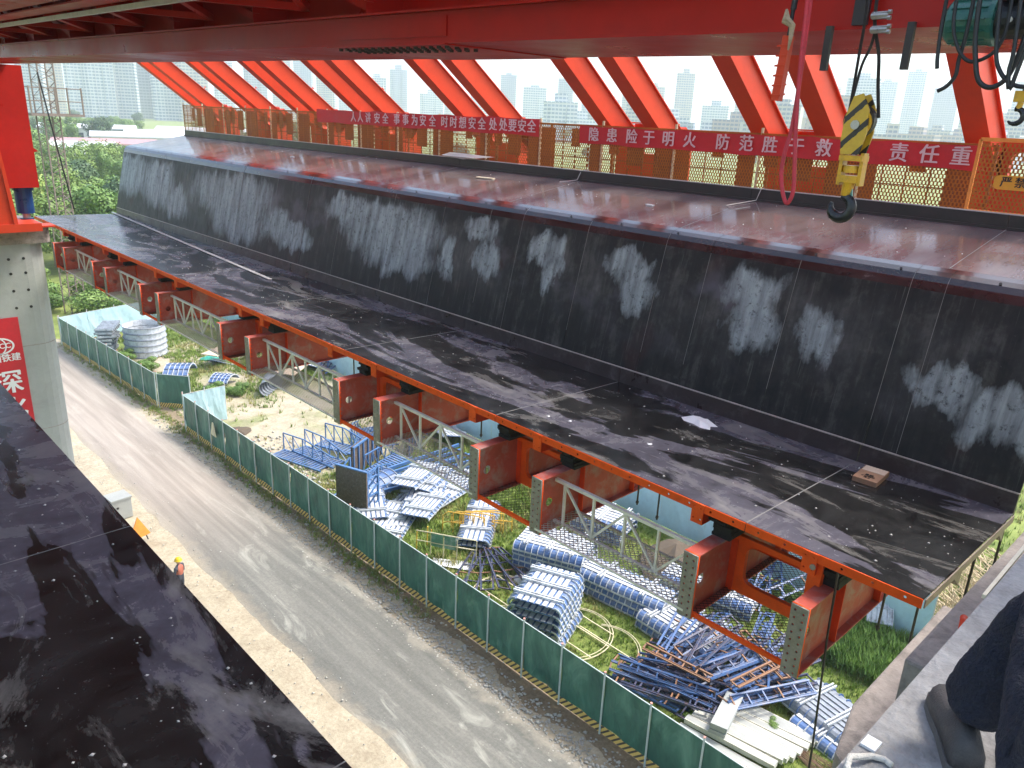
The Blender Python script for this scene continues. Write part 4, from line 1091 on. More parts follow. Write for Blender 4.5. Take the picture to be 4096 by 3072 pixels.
    MB().tube([(0, 0, .25), (0, 0, .42)], .12, 14).build('piston', 'galvanised', t)
    MB().tube([(0, 0, .42), (0, 0, 1.18)], .27, 18).build('cylinder', 'jack_blue', t)
    MB().tube([(0, 0, 1.18), (0, 0, 1.30)], .32, 18).build('collar', 'jack_blue', t)
    MB().box((-.5, -.35, -.05), (.75, .35, 0)).build('shoe_plate', 'strut_red', t)
girders()

# ================================================================ HOIST, HOOKS, SLINGS
def lifting():
    t = thing('electric_hoist', 'dark green electric hoist hanging under the girder at top right', 'hoist', (4.62, 1.48, .55))
    MB().tube([(0, .19, 0), (0, .17, 0), (0, -.02, 0)], .1, 22, radii=[.085, .105, .105]).build('motor', 'hoist_green', t, smooth=False)
    MB().tube([(0, -.021, 0), (0, -.045, 0)], .118, 22).build('flange', 'hoist_green', t)
    MB().tube([(0, -.046, 0), (0, -.30, 0)], .088, 20).build('rope_drum', 'cable_black', t)
    MB().tube([(0, -.301, 0), (0, -.46, 0)], .11, 22).build('gearbox', 'hoist_green', t)
    m = MB()
    for k in range(12): a = 2*math.pi*k/12; m.bar((.106*math.cos(a), -.01, .106*math.sin(a)), (.106*math.cos(a), .155, .106*math.sin(a)), .006, .012, up=(math.cos(a), 0, math.sin(a)))
    m.build('cooling_fin', 'hoist_green', t)
    MB().box((-.12, -.28, .09), (.02, -.06, .16)).build('control_box', 'dark_steel', t)
    MB().tube([(-.1, -.12, -.01), (-.108, -.12, -.01)], .014, 8).build('bolt', 'bolt_steel', t)
    MB().box((-.04, -.3, .1), (.04, .1, .30)).build('trolley', 'girder_red', t)
    cab = [([(1.64, .74), (1.64, .53), (1.63, .38), (1.62, .32)], 4.45, .010, 'short straight black cable left of the green hoist'),
           ([(1.59, .74), (1.58, .53), (1.54, .42), (1.49, .36), (1.44, .35), (1.38, .38), (1.35, .43), (1.34, .51), (1.35, .74)], 4.43, .009, 'thin black cable looping below the green hoist motor'),
           ([(1.48, .74), (1.46, .48), (1.43, .34), (1.40, .26), (1.35, .23), (1.30, .25), (1.27, .30), (1.25, .40), (1.24, .5)], 4.40, .012, 'thick black cable loop hanging lowest under the hoist'),
           ([(1.52, .74), (1.52, .49), (1.53, .36), (1.53, .29), (1.56, .24), (1.60, .215)], 4.46, .010, 'black cable sweeping down left from the hoist'),
           ([(1.39, .74), (1.35, .41), (1.31, .30), (1.24, .24), (1.15, .23)], 4.38, .010, 'black cable curving off the right edge under the hoist'),
           ([(1.30, .74), (1.27, .40), (1.27, .30), (1.25, .22), (1.23, .34), (1.2, .5)], 4.37, .010, 'tight black cable loop at the right edge below the hoist')]
    def smooth(pts, n=5):
        out = []
        P = [Vector(p) for p in pts]
        for i in range(len(P)-1):
            p0 = P[max(i-1, 0)]; p1 = P[i]; p2 = P[i+1]; p3 = P[min(i+2, len(P)-1)]
            for k in range(n):
                u = k/n; out.append(.5*((2*p1)+(-p0+p2)*u+(2*p0-5*p1+4*p2-p3)*u*u+(-p0+3*p1-3*p2+p3)*u**3))
        out.append(P[-1]); return out
    for pts, x, r, lab in cab:
        o = MB().tube(smooth([(x, y, z) for y, z in pts]), r, 8).build('power_cable', 'cable_black', smooth=True); tag(o, lab, 'cable', 'black cables under the hoist')
    # main hook block
    t = thing('hook_block', 'yellow black striped crane hook block hanging above the reddish panel', 'hook block', (4.6, 2.03, -.12))
    for s in (-1, 1):
        me = xform(holed([(x, y) for x, y in [(-.060, 0), (.045, -.0), (.070, .12), (.062, .24), (.015, .325), (-.035, .31), (-.066, .2), (-.070, .08)]], [], .012, 'hook_stripes'), FACE)
        link('cheek_plate', me, t, (s*.045, 0, 0))
    MB().tube([(-.036, -.0, .17), (.036, -.0, .17)], .078, 24).build('sheave', 'hook_yellow', t)
    m = MB(); m.tube([(-.02, 0, .18), (.02, 0, .18)], .088, 24); m.build('sheave_rim', 'dark_steel', t)
    MB().tube([(-.06, 0, .16), (.06, 0, .16)], .025, 12).build('axle', 'bolt_steel', t)
    for y in (-.062, .055): MB().box((-.03, y-.01, -.17), (.03, y+.01, .01)).build('side_bar', 'hook_yellow', t)
    MB().box((-.045, -.07, -.035), (.045, .065, -.005)).build('cross_head', 'hook_yellow', t)
    MB().tube([(0, 0, -.06), (0, 0, -.10)], .045, 14).build('nut_collar', 'hook_yellow', t)
    MB().box((-.035, -.055, -.155), (.035, .05, -.115)).build('lower_yoke', 'hook_yellow', t)
    MB().tube([(0, .0, -.15), (0, .01, -.23)], .034, 12, radii=[.036, .026]).build('shank', 'hook_yellow', t)
    pts = []; rad = []
    for k in range(17):
        a = R(100+k*17.5); pts.append((0, .025+.062*math.cos(a)*1.0, -.295+.062*math.sin(a))); rad.append(.026+.006*math.sin(k/16*math.pi)-.016*max(0, (k-12)/4))
    MB().tube([(0, .01, -.225)]+pts, .02, 10, radii=[.022]+rad).build('hook', 'hook_black', t, smooth=True)
    MB().bar((0, -.02, -.19), (0, -.035, -.275), .014, .012).build('safety_latch', 'sheet_green', t)
    def rope(name, pts, r, lab, mat='wire_rope', cat='wire rope'):
        o = MB().tube(smooth(pts), r, 8).build(name, mat, smooth=True); tag(o, lab, cat); return o
    rope('wire_rope', [(4.6, 2.12, .84), (4.6, 2.10, .56), (4.6, 2.10, .44), (4.6, 2.10, .34), (4.6, 2.10, .16), (4.6, 2.105, .05)], .0085, 'dark wire rope running down the left side of the hook block')
    rope('wire_rope', [(4.6, 2.06, .84), (4.6, 2.05, .61), (4.6, 2.03, .52), (4.6, 1.99, .40), (4.6, 1.965, .25), (4.6, 1.93, .08)], .010, 'thick wire rope carrying the two rope clamps')
    rope('wire_rope', [(4.59, 2.03, .52), (4.59, 2.04, .44), (4.59, 2.07, .35), (4.59, 2.09, .18), (4.59, 2.10, .08)], .008, 'doubled rope tail crossing behind toward the left rope')
    for k, z in enumerate((.60, .53)):
        c = thing('rope_clamp', ['upper steel clamp on the thick wire rope', 'lower steel clamp on the thick wire rope'][k], 'rope clamp', (4.585, 2.02-.008*k, z))
        MB().tube([(0, .04, .0), (0, -.05, 0)], .016, 10).build('saddle', 'bolt_steel', c)
        for s in (-.014, .014):
            MB().tube([(0, .035, s), (-.01, -.06, s)], .006, 8).build('u_bolt', 'bolt_steel', c)
            MB().tube([(-.008, -.05, s), (-.008, -.068, s)], .012, 6).build('nut', 'bolt_steel', c)
    # round sling
    pts = [(4.6, 2.46, .84), (4.6, 2.44, .37), (4.6, 2.41, .02), (4.6, 2.38, -.21), (4.6, 2.365, -.36), (4.6, 2.392, -.43), (4.6, 2.43, -.37), (4.6, 2.46, -.25), (4.6, 2.455, -.12), (4.61, 2.44, -.0), (4.62, 2.44, .28), (4.62, 2.45, .84)]
    rope('lifting_sling', pts, .013, 'faded red round sling hanging in a long loop', 'sling_red', 'sling')
    t = thing('turnbuckle', 'red tensioning unit hanging beside the red sling', 'turnbuckle', (4.6, 2.54, .16))
    MB().bar((0, .02, 0), (0, .0, .36), .05, .05, up=(1, 0, 0)).build('body', 'strut_red', t)
    for k in range(6): MB().bar((-.03, .018, .03+.055*k), (.03, .018, .04+.055*k), .064, .010, up=(0, 0, 1)).build('rib', 'strut_red', t)
    MB().tube([(0, 0, .36), (0, -.005, .52)], .012, 8).build('screw', 'cable_black', t)
    MB().tube([(0, -.005, .50), (0, -.01, .62)], .018, 8).build('socket', 'cable_black', t)
    m = MB(); m.tube([(4.57, 2.56, .66), (4.56, 2.55, .60), (4.57, 2.51, .57), (4.56, 2.505, .50), (4.57, 2.515, .44)], .014, 6, radii=[.008, .028, .02, .013, .006])
    tag(m.build('rag', 'rag'), 'beige torn rag tied round the top of the red turnbuckle', 'rag')
    # small second hook at the right edge
    t = thing('small_hook', 'small yellow black crane hook at the right edge below the cables', 'hook', (4.5, 1.225, .17))
    MB().box((-.02, -.03, .0), (.02, .03, .05)).build('yoke', 'hook_yellow', t)
    MB().tube([(0, 0, .0), (0, .005, -.03)], .014, 8).build('shank', 'hook_yellow', t)
    pts = [(0, .012+.035*math.cos(R(80+k*24)), -.065+.035*math.sin(R(80+k*24))) for k in range(11)]
    MB().tube(pts, .011, 8, radii=[.013]*8+[.010, .008, .004]).build('hook', 'hook_black', t, smooth=True)
    rope('wire_rope', [(4.5, 1.225, .84), (4.5, 1.22, .5), (4.5, 1.225, .22)], .006, 'thin dark rope holding the small hook at the right edge')
    for k, (y, z) in enumerate(((2.45, .33), (1.97, .33))):
        o = MB().box((4.9, y-.02, z+.02), (4.93, y+.02, .60)).build('hanging_bracket', 'dark_steel'); tag(o, ['dark bracket hanging under the girder behind the sling', 'dark bracket hanging under the girder right of the hook ropes'][k], 'bracket')
    o = MB().box((4.93, 2.24, .60), (4.955, 2.33, .80)).build('junction_box', 'black_ink'); tag(o, 'small black box fixed to the bright girder face', 'junction box')
lifting()

# ================================================================ YARD CONTENTS
def box_local(lo, hi): return MB().box(lo, hi)
def panel_proto(L, W, kind, curve=.28, nrib=None, waler=3):
    """a steel shell panel lying on its face: ribs and walers up, edges turned down round a radius"""
    t = thing('steel_formwork', '', 'formwork panel')
    prof = []; r = curve
    for k in range(5):
        a = R(180-22.5*k); prof.append((-W/2+r+r*math.cos(a), -r+r*math.sin(a)))
    for k in range(5):
        a = R(90-22.5*k); prof.append((W/2-r+r*math.cos(a), -r+r*math.sin(a)))
    n = len(prof); vs = [(x, 0, z) for x, z in prof]+[(x, L, z) for x, z in prof]+[(x*.985, 0, z-.02) for x, z in prof]+[(x*.985, L, z-.02) for x, z in prof]; fs = []
    for k in range(n-1): fs += [(k, k+1, n+k+1, n+k), (2*n+k, 3*n+k, 3*n+k+1, 2*n+k+1), (k, 2*n+k, 2*n+k+1, k+1), (n+k, n+k+1, 3*n+k+1, 3*n+k)]
    fs += [(0, n, 3*n, 2*n), (n-1, 3*n-1, 4*n-1, 2*n-1)]
    skin = {'blue': 'form_blue', 'white': 'form_blue', 'grey': 'form_grey'}[kind]; rib = {'blue': 'form_white', 'white': 'form_white', 'grey': 'form_blue'}[kind]
    MB().add(vs, fs).build('skin', skin, t)
    nrib = nrib or max(3, int(L/.27)); m = MB()
    for q in range(nrib+1):
        y = L*q/nrib
        for e, ((xa, za), (xb, zb)) in enumerate(zip(prof[:-1], prof[1:])):
            if e != 4: m.bar((xa*1.02, y, za+.03), (xb*1.02, y, zb+.03), .02, .06, up=(0, 0, 1) if abs(xa-xb) > .05 else (1, 0, 0))
    rb = m.build('rib', rib, t); rb['kind'] = 'stuff'
    m = MB()
    nl = max(3, int((W-2*r)/.21)); wd = (W-2*r)/nl
    for q in range(nl):
        x = -W/2+r+wd*(q+.5); MB().box((x-wd*.34, .01, .018), (x+wd*.34, L-.01, .035+.004*(q % 2))).build('slat', 'form_white' if kind != 'grey' else 'form_grey', t)
    for s in (-1, 1): MB().bar((s*W/2, 0, -r+.0), (s*W/2, L, -r), .025, .07).build('edge_angle', 'form_white', t)
    for q in range(waler):
        y = L*(q+.5)/waler
        m = MB(); m.bar((-W/2+.05, y-.06, .10), (W/2-.05, y-.06, .10), .05, .07); m.bar((-W/2+.05, y+.06, .10), (W/2-.05, y+.06, .10), .05, .07); m.build('waler', 'form_white', t)
    return t
def stack(proto, loc, rz, n, dz, top_label, group, jitter=.04):
    out = []
    for k in range(n):
        o = copy_tree(proto)
        o.location = (loc[0]+rng.normal(0, jitter), loc[1]+rng.normal(0, jitter), loc[2]+k*dz); o.rotation_euler = (0, 0, rz+rng.normal(0, .02))
        pos = 'topmost' if k == n-1 else ('lowest' if k == 0 else ORD[k]+' up')
        o['label'] = '%s, %s' % (top_label, pos) if n > 1 else top_label
        o['group'] = group; out.append(o)
    return out
def remove_tree(o):
    for c in list(o.children): remove_tree(c)
    bpy.data.objects.remove(o)
def stacks():
    pb = panel_proto(3.0, 2.1, 'blue'); pw = panel_proto(2.5, 2.0, 'white'); pg = panel_proto(3.2, 1.9, 'grey'); pl = panel_proto(3.8, 1.5, 'blue', waler=2)
    grp = 'stacked curved steel formwork panels'
    r0 = .28
    # long axis of panels: local Y.  A: big blue stack mid yard
    stack(pb, (21.05, 20.6, GZ+.30), R(-158), 5, .27, 'blue ribbed panel behind the white topped stack', grp)
    stack(pw, (17.15, 16.1, GZ+.32), R(-68), 6, .30, 'pale ribbed panel of the free standing stack near the green fence', grp)
    stack(pl, (21.9, 17.6, GZ+.30), R(-172), 3, .30, 'bright blue shell panel in the long row behind the pale stack', grp)
    stack(pb, (22.1, 14.4, GZ+.30), R(176), 2, .30, 'grey white ribbed panel left of the heap of ladder frames', grp)
    stack(pw, (25.4, 21.2, GZ+.30), R(-165), 3, .28, 'pale panel of the rearmost stack seen through the truss catwalk', grp)
    stack(pl, (24.6, 15.6, GZ+.30), R(-168), 2, .30, 'white ribbed panel behind the nearest cross beams', grp)
    stack(pl, (19.75, 22.4, GZ+.30), R(-50), 2, .28, 'small ribbed panel beside the yellow railings', grp)
    stack(pg, (22.1, 8.3, GZ+.50), R(168), 1, .30, 'wide pale panel on top of the rightmost stack', grp)
    stack(pl, (21.4, 7.9, GZ+.28), R(168), 1, .30, 'blue shell unit under the rightmost pale panel', grp)
    for p in (pb, pw, pg, pl): remove_tree(p)
    # loose heap of white/blue panels
    pp = panel_proto(2.6, 1.5, 'white', .10, waler=2); pq = panel_proto(3.2, 1.7, 'blue', .08, waler=2)
    pos = [(20.2, 27.3, .15, -60, 0), (21.2, 26.8, .3, -75, 1), (20.6, 26.2, .45, -50, 1), (19.0, 26.2, .2, -40, 0), (18.6, 27.0, .42, -30, 0), (20.0, 25.7, .62, -62, 0), (21.6, 27.6, .75, -66, 0), (21.0, 28.0, .95, -68, 0), (18.0, 25.5, .15, -55, 1), (22.6, 27.2, .3, -70, 1)]
    for k, (x, y, z, a, q) in enumerate(pos):
        o = copy_tree(pq if q else pp); o.location = (x-1.0, y, GZ+z); o.rotation_euler = (rng.normal(0, .05), rng.normal(0, .06), R(a))
        o['label'] = '%s panel in the loose heap of flat blue and white panels, %s laid' % ('blue' if q else 'white', ORD[k]); o['group'] = 'loose heap of flat formwork panels'
    for k, (x, y, z, a) in enumerate([(27.2, 49.2, .2, -60), (26.8, 48.4, .45, -52), (22.4, 53.6, .2, -40), (26.4, 31.5, .7, -20)]):
        o = copy_tree(pq); o.location = (x, y, GZ+z); o.rotation_euler = (rng.normal(0, .2), .2, R(a))
        o['label'] = ['blue ribbed panel by the rear fence, lower one', 'blue ribbed panel by the rear fence, upper one', 'dark blue panel under the tan board', 'blue panel propped against the rear fence'][k]
    remove_tree(pp); remove_tree(pq)
stacks()

def ladder_heap():
    protos = []
    for mat, L, W in (('frame_blue', 3.0, .46), ('frame_dull', 3.1, .48), ('frame_rust', 2.4, .30), ('frame_blue', 3.3, .30)):
        t = thing('ladder_frame', '', 'frame')
        for s in (-1, 1):
            m = MB(); m.bar((s*W/2, 0, 0), (s*W/2, L, 0), .075, .05); m.bar((s*W/2-s*.026, 0, .03), (s*W/2-s*.026, L, .03), .016, .03); m.build('rail', mat, t)
        for k in range(6):
            y = L*(k+.02)/5.1; MB().bar((-W/2+.038, y, 0), (W/2-.038, y, 0), .05, .04).build('rung', mat if k % 3 else 'frame_rust', t)
        protos.append(t)
    def put(p, x, y, z, az, tilt, roll, lab, grp):
        o = copy_tree(protos[p]); o.location = (x, y, GZ+z); o.rotation_euler = Euler((tilt, roll, az), 'XYZ'); o['label'] = lab; o['group'] = grp
    g1 = 'tangled heap of blue steel ladder frames'
    # left fan: frames pointing towards the fence
    for k in range(34):
        u = k/33; x = 17.6+2.9*u+rng.normal(0, .15); y = 12.9+rng.normal(0, .3)-.5*u; z = .10+rng.random()*.75*(.4+.6*math.sin(math.pi*min(1, u+.25)))
        put(rng.choice([0, 1, 1, 3]), x, y, z, R(197+rng.normal(0, 8)+10*u), R(rng.normal(-2, 4)), R(rng.normal(0, 14)), 'dark blue ladder frame in the left fan of the heap near the green fence', g1)
    for k in range(36):
        u = k/35; x = 19.3+rng.uniform(0, 1.3); y = 9.7+2.7*u+rng.normal(0, .15); z = .30+rng.random()*.75
        put(rng.choice([0, 0, 3, 1]), x, y, z, R(-92+rng.normal(0, 9)+26*(u-.45)), R(rng.normal(0, 4)), R(rng.normal(0, 18)), 'bright blue frame in the upper right of the steel heap', g1)
    for k in range(14):
        put(rng.choice([0, 3, 1]), 20.6+rng.uniform(0, 1.2), 9.0+1.4*rng.random(), .25+rng.random()*.6, R(-80+rng.normal(0, 14)), R(rng.normal(0, 5)), R(rng.normal(0, 20)), 'blue frame at the right side of the heap under the nearest beam pair', g1)
    for k in range(8):
        put(rng.choice([0, 1, 3]), 19.0+rng.uniform(0, .9), 10.2-.12*k, .2+.08*k, R(-112+rng.normal(0, 7)), 0, R(rng.normal(0, 10)), 'low blue frame at the foot of the heap beside the white beams', g1)
    for k, (x, y, a) in enumerate(((22.4, 10.9, 158), (19.0, 12.6, 192), (19.6, 9.5, -98))):
        put(2, x, y, 1.15+.06*k, R(a), R(-4), R(rng.normal(0, 8)), 'rust brown ladder frame lying on top of the blue heap', g1)
    for k in range(7):
        put(rng.choice([0, 3]), 25.3+rng.uniform(-1, 1.2), 12.2+rng.uniform(-1.4, .8), .2+.12*k, R(-75+rng.normal(0, 22)), R(rng.normal(0, 8)), R(rng.normal(0, 15)), 'pale blue frame seen through the mesh floor of the nearest pair', 'blue frames behind the heap')
    for k in range(6):
        put(1, 19.9+.1*k, 22.2-.12*k, .1+.05*k, R(140+10*k-20), 0, R(rng.normal(0, 10)), 'thin dark frame in the small bundle on the grass', 'small bundle of thin frames')
    for k in range(4):
        put(rng.choice([0, 1]), 26.8+.3*k, 47+.4*k, .3+.1*k, R(-60+12*k), R(6), 0, 'blue frame piled by the rear fence behind the catwalk', 'frames by the rear fence')
    for p in protos: remove_tree(p)
ladder_heap()

def concrete_beams():
    t0 = thing('concrete_beam', '', 'concrete beam'); MB().box((-.14, 0, 0), (.14, 2.9, .17)).build('body', 'concrete_white', t0); MB().box((-.10, .0, .1702), (.10, 2.9, .1732)).build('top_face', 'concrete_pale', t0)
    k = 0
    for j in range(11):
        o = t0 if j == 0 else copy_tree(t0)
        o.location = (17.3+.15*j+.12, 10.25-.03*j-.30*0-.0, GZ+.02)
        o.location = (17.25+.305*j, 10.35-.05*j, GZ+.03+(.18 if 3 <= j <= 5 else 0)); o.rotation_euler = (0, 0, R(180+8+rng.normal(0, 1.2)))
        o['label'] = '%s white concrete beam from the fence side, lying in the row' % ORD[j]; o['group'] = 'white concrete beams lying side by side'
    t = thing('plank_stack', 'short stack of grey concrete slabs resting across the white beams', 'slab stack', (19.0, 9.35, GZ+.38), R(-75))
    for k in range(5): MB().box((-.26+.01*k, -.85+.02*rng.normal(), .075*k), (.26+.01*k, .85, .075*k+.068)).build('slab', 'concrete_pale', t)
    m = MB()
    for _ in range(26):
        a = rng.normal(0, .09); m.tube([(rng.normal(0, .12), 0, .03+rng.random()*.12), (rng.normal(0, .12)+2.6*math.sin(a), -2.6, .03+rng.random()*.1)], .011, 5)
    o = m.build('rebar_bundle', 'rebar'); o.location = (20.1, 8.7, GZ); o.rotation_euler = (0, 0, R(-8)); tag(o, 'bundle of thin rusty bars beside the white concrete beams', 'rebar')
    o['kind'] = 'stuff'
concrete_beams()
def hoops():
    def hoop(cx, cy, r, a0, a1, lab, bars, rz=0, z=.10):
        t = thing('pipe_hoop', lab, 'pipe hoop', (cx, cy, GZ+z), rz, group='pale bent pipe hoops in the grass')
        pts = [(r*math.cos(R(a0+(a1-a0)*k/28)), r*.9*math.sin(R(a0+(a1-a0)*k/28)), 0) for k in range(29)]
        MB().tube(pts, .022, 6).build('ring', 'rail_cream', t); MB().tube([(x*.93, y*.93, .03) for x, y, z_ in pts], .016, 6).build('inner_ring', 'rail_cream', t)
        for b in bars: MB().bar((b, -r*.9*math.sqrt(max(0, 1-(b/r)**2)), .02), (b, r*.9*math.sqrt(max(0, 1-(b/r)**2)), .02), .04).build('crossbar', 'rail_cream', t)
    hoop(18.75, 15.7, 1.68, -150, 60, 'largest pale pipe hoop beside the standing panel stack', (-.5, .45, 1.1))
    hoop(18.8, 14.35, 1.6, -95, 40, 'half pale hoop touching the ladder frame heap', (.5,))
    hoop(18.6, 19.3, 1.2, 20, 250, 'pale pipe hoop left of the standing panel stack', (-.5, .6))
hoops()
def yard_misc():
    # black faced steel box forms with blue truss backs
    t = thing('corner_form', 'upright rusty black faced form with blue braced back on a white slab', 'steel form', (17.3, 29.0, GZ+.12), R(20))
    MB().box((0, -1.1, 0), (.06, .25, 2.0)).build('face_sheet', 'rust_dirt', t)
    for y in (-1.05, .2):
        m = MB(); m.bar((.1, y, .03), (.1, y, 1.97), .07)
        m.bar((.75, y, .03), (.75, y, 1.97), .07)
        for k in range(5): m.bar((.1, y, .03+.39*k), (.75, y, .42+.39*k if k % 2 else .03+.39*k), .05); m.bar((.1, y, .03+.39*k), (.75, y, .42+.39*k), .05)
        m.build('truss_frame', 'truss_blue', t)
    m = MB()
    for k in range(9): m.bar((.07+.16*k, -1.1, .06), (.07+.16*k, .9, .06), .05)
    m.bar((0, .9, .05), (1.5, .9, .05), .08); m.build('floor_grating', 'truss_blue', t)
    MB().bar((.04, -1.13, 1.98), (.04, .28, 1.98), .1, .05).build('top_channel', 'truss_blue', t); t.scale = (1.3, 1.3, 1.15)
    for k, (x, y, lab) in enumerate(((21.0, 32.6, 'dark weathered form board standing behind the upright form'), (24.6, 33.0, 'second dark form board farther back under the catwalk'))):
        tt = thing('form_board', lab, 'form board', (x, y, GZ+.05), R(-62+k*6))
        MB().box((0, -1.6, 0), (.08, 1.6, 1.7)).build('face_sheet', 'rust_dirt', tt)
        m = MB()
        for q in range(7): m.bar((.12, -1.5+q*.5, .05), (.12, -1.5+q*.5, 1.6), .07)
        m.bar((.14, -1.6, 1.66), (.14, 1.6, 1.66), .09); m.build('rib', 'truss_blue', tt)
    o = MB().box((-1.0, -1.5, 0), (1.0, 1.4, .14)).build('concrete_slab', 'concrete_white'); o.location = (17.95, 28.8, GZ); o.rotation_euler = (0, 0, R(14)); tag(o, 'white concrete slab under the upright rusty form', 'slab')
    # railed blue walkway brackets
    def bracket(loc, rz, L, lab, tilt=0, roll=0):
        t = thing('railed_bracket', lab, 'walkway bracket', loc, rz, group='blue railed walkway brackets'); t.rotation_euler = (tilt, roll, rz)
        n = int(L/.22); m = MB()
        for k in range(n): m.box((-.45, .22*k, 0), (.45, .22*k+.13, .035))
        sl = m.build('slat', 'form_blue', t); sl['kind'] = 'stuff'
        for s in (-1, 1): MB().bar((s*.46, 0, .0), (s*.46, L, .0), .06, .09).build('stringer', 'truss_blue', t)
        MB().bar((-.46, 0, 1.0), (-.46, L*.45, .98), .055).build('handrail', 'truss_blue', t); MB().bar((-.46, L*.45, .98), (-.46, L, .45), .055).build('handrail', 'truss_blue', t)
        for k in range(5):
            y = L*k/5; h = .98 if y < L*.45 else .98-(y-L*.45)/(L*.55)*.53
            MB().bar((-.46, y, .04), (-.46, y, h), .05).build('post', 'truss_blue', t)
            MB().bar((-.46, y, h-.03), (-.46, y+L/5, .05), .035).build('brace', 'truss_blue', t)
    bracket((18.1, 36.9, GZ+.1), R(196), 3.6, 'front blue railed bracket on bare ground left of the upright form')
    bracket((19.2, 36.6, GZ+.15), R(190), 3.4, 'second blue railed bracket behind the front one')
    bracket((20.4, 36.3, GZ+.3), R(200), 3.0, 'third blue railed bracket farther from the fence')
    bracket((19.0, 29.2, GZ+.1), R(-62), 3.3, 'blue railed bracket between the upright form and the flat panels')
    bracket((20.3, 31.2, GZ+.2), R(-70), 3.2, 'rust streaked railed bracket leaning on the dark board', 0, .15)
    bracket((22.0, 34.6, GZ+.2), R(-40), 3.0, 'blue railed bracket under the second beam pair', 0, -.2)
    # arched blue shell next to brackets
    def arch(loc, rz, r, L, a0, a1, lab, mat='form_blue', rib='form_white', nm='arched_shell', z0=0):
        t = thing(nm, lab, 'shell form', loc, rz); n = 12
        P = [(r*math.cos(R(a0+(a1-a0)*k/n)), r*math.sin(R(a0+(a1-a0)*k/n))) for k in range(n+1)]
        vs = [(x, 0, z) for x, z in P]+[(x, L, z) for x, z in P]+[(x*.97, 0, z*.97) for x, z in P]+[(x*.97, L, z*.97) for x, z in P]; N = n+1; fs = []
        for k in range(n): fs += [(k, k+1, N+k+1, N+k), (2*N+k, 3*N+k, 3*N+k+1, 2*N+k+1), (k, 2*N+k, 2*N+k+1, k+1), (N+k, N+k+1, 3*N+k+1, 3*N+k)]
        MB().add(vs, fs).build('skin', mat, t)
        for q in range(6):
            m = MB()
            for (xa, za), (xb, zb) in zip(P[:-1], P[1:]): m.bar((xa*1.02, L*q/5, za*1.02), (xb*1.02, L*q/5, zb*1.02), .02, .07, up=(xa, 0, za))
            m.build('rib', rib, t)
        m = MB()
        for k in range(0, n+1, 2): m.bar((P[k][0]*1.02, 0, P[k][1]*1.02), (P[k][0]*1.02, L, P[k][1]*1.02), .03, .05)
        m.build('long_rib', mat, t)
    arch((20.9, 30.3, GZ-.25), R(100), .95, 2.4, 15, 165, 'blue ribbed half shell lying on the grass beside the braces')
    arch((19.4, 51.6, GZ-.8), R(55), 1.9, 1.6, 40, 145, 'curved blue ribbed shell in the far weeds')
    arch((21.1, 49.0, GZ-.6), R(40), 1.3, 1.3, 40, 130, 'small blue shell at the edge of the weeds')
    arch((28.6, 9.2, GZ-.2), R(-150), 1.6, .9, 30, 150, 'white curved ribs in the weeds at far right', 'form_white')
    for k in range(7):
        t = thing('shell_segment', '%s grey curved shell nested in the far stack with the tan top' % ORD[k], 'shell form', (21.9+.28*k, 45.6+.22*k, GZ+.05), R(-35), group='nested grey curved shells')
        P = [(.5*math.cos(R(90+a)), .5+.5*math.sin(R(90+a))) for a in range(0, 181, 20)]
        m = MB()
        for (xa, za), (xb, zb) in zip(P[:-1], P[1:]): m.bar((xa, 0, za), (xb, 0, zb), .16, .03, up=(0, 0, 1)); 
        vs = [(x, 0, z) for x, z in P]+[(x, 2.2, z) for x, z in P]
        m.add(vs, [(q, q+1, len(P)+q+1, len(P)+q) for q in range(len(P)-1)]); m.build('skin', 'form_grey', t)
    o = MB().box((-1.9, -1.0, 0), (1.9, 1.0, .06)).build('tan_board', 'tan_board'); o.location = (24.7, 47.6, GZ+1.08); o.rotation_euler = (R(3), 0, R(40)); tag(o, 'large tan board lying on the nested grey shells', 'board')
    o = MB().box((-1.1, -.7, 0), (1.1, .7, .06)).build('tan_board', 'tan_board'); o.location = (22.3, 53.8, GZ+1.0); o.rotation_euler = (0, 0, R(30)); tag(o, 'smaller tan board on the dark blue panel farther away', 'board')
    # stacked white rings at the far left
    for k in range(5):
        t = thing('ring_form', '%s pale steel ring of the round stack at far left' % ('lowest' if k == 0 else 'topmost' if k == 4 else ORD[k]), 'ring form', (19.2, 59.6, GZ+.05+.45*k), group='stacked pale steel rings')
        m = MB(); n = 28
        vs = []; fs = []
        for q in range(n):
            a = 2*math.pi*q/n
            for r_, z in ((1.45, 0), (1.45, .40), (1.38, .40), (1.38, 0)): vs.append((r_*math.cos(a), r_*math.sin(a), z))
        for q in range(n):
            a, b = 4*q, 4*((q+1) % n)
            for e in range(4): fs.append((a+e, b+e, b+(e+1) % 4, a+(e+1) % 4))
        m.add(vs, fs).build('shell', 'form_white', t)
        for z in (.0, .40):
            pts = [(1.49*math.cos(2*math.pi*q/n), 1.49*math.sin(2*math.pi*q/n), z) for q in range(n+1)]
            MB().tube(pts, .035, 5, caps=False).build('flange', 'form_grey', t)
    for k in range(8):
        t = thing('grey_formwork', '%s panel of the grey rack left of the stacked rings' % ('lowest' if k == 0 else 'topmost' if k == 7 else ORD[k]+' from below'), 'formwork panel', (17.0+.03*k, 61.6-.03*k, GZ+.06+.27*k), R(-30+rng.normal(0, 3)), group='grey panels in the rack at the far left')
        MB().box((-.6, -1.3, 0), (.6, 1.3, .05)).build('skin', 'form_grey', t)
        m = MB()
        for q in range(7): m.box((-.62, -1.3+.42*q, .05), (.62, -1.25+.42*q, .19))
        m.build('rib', 'form_white', t)
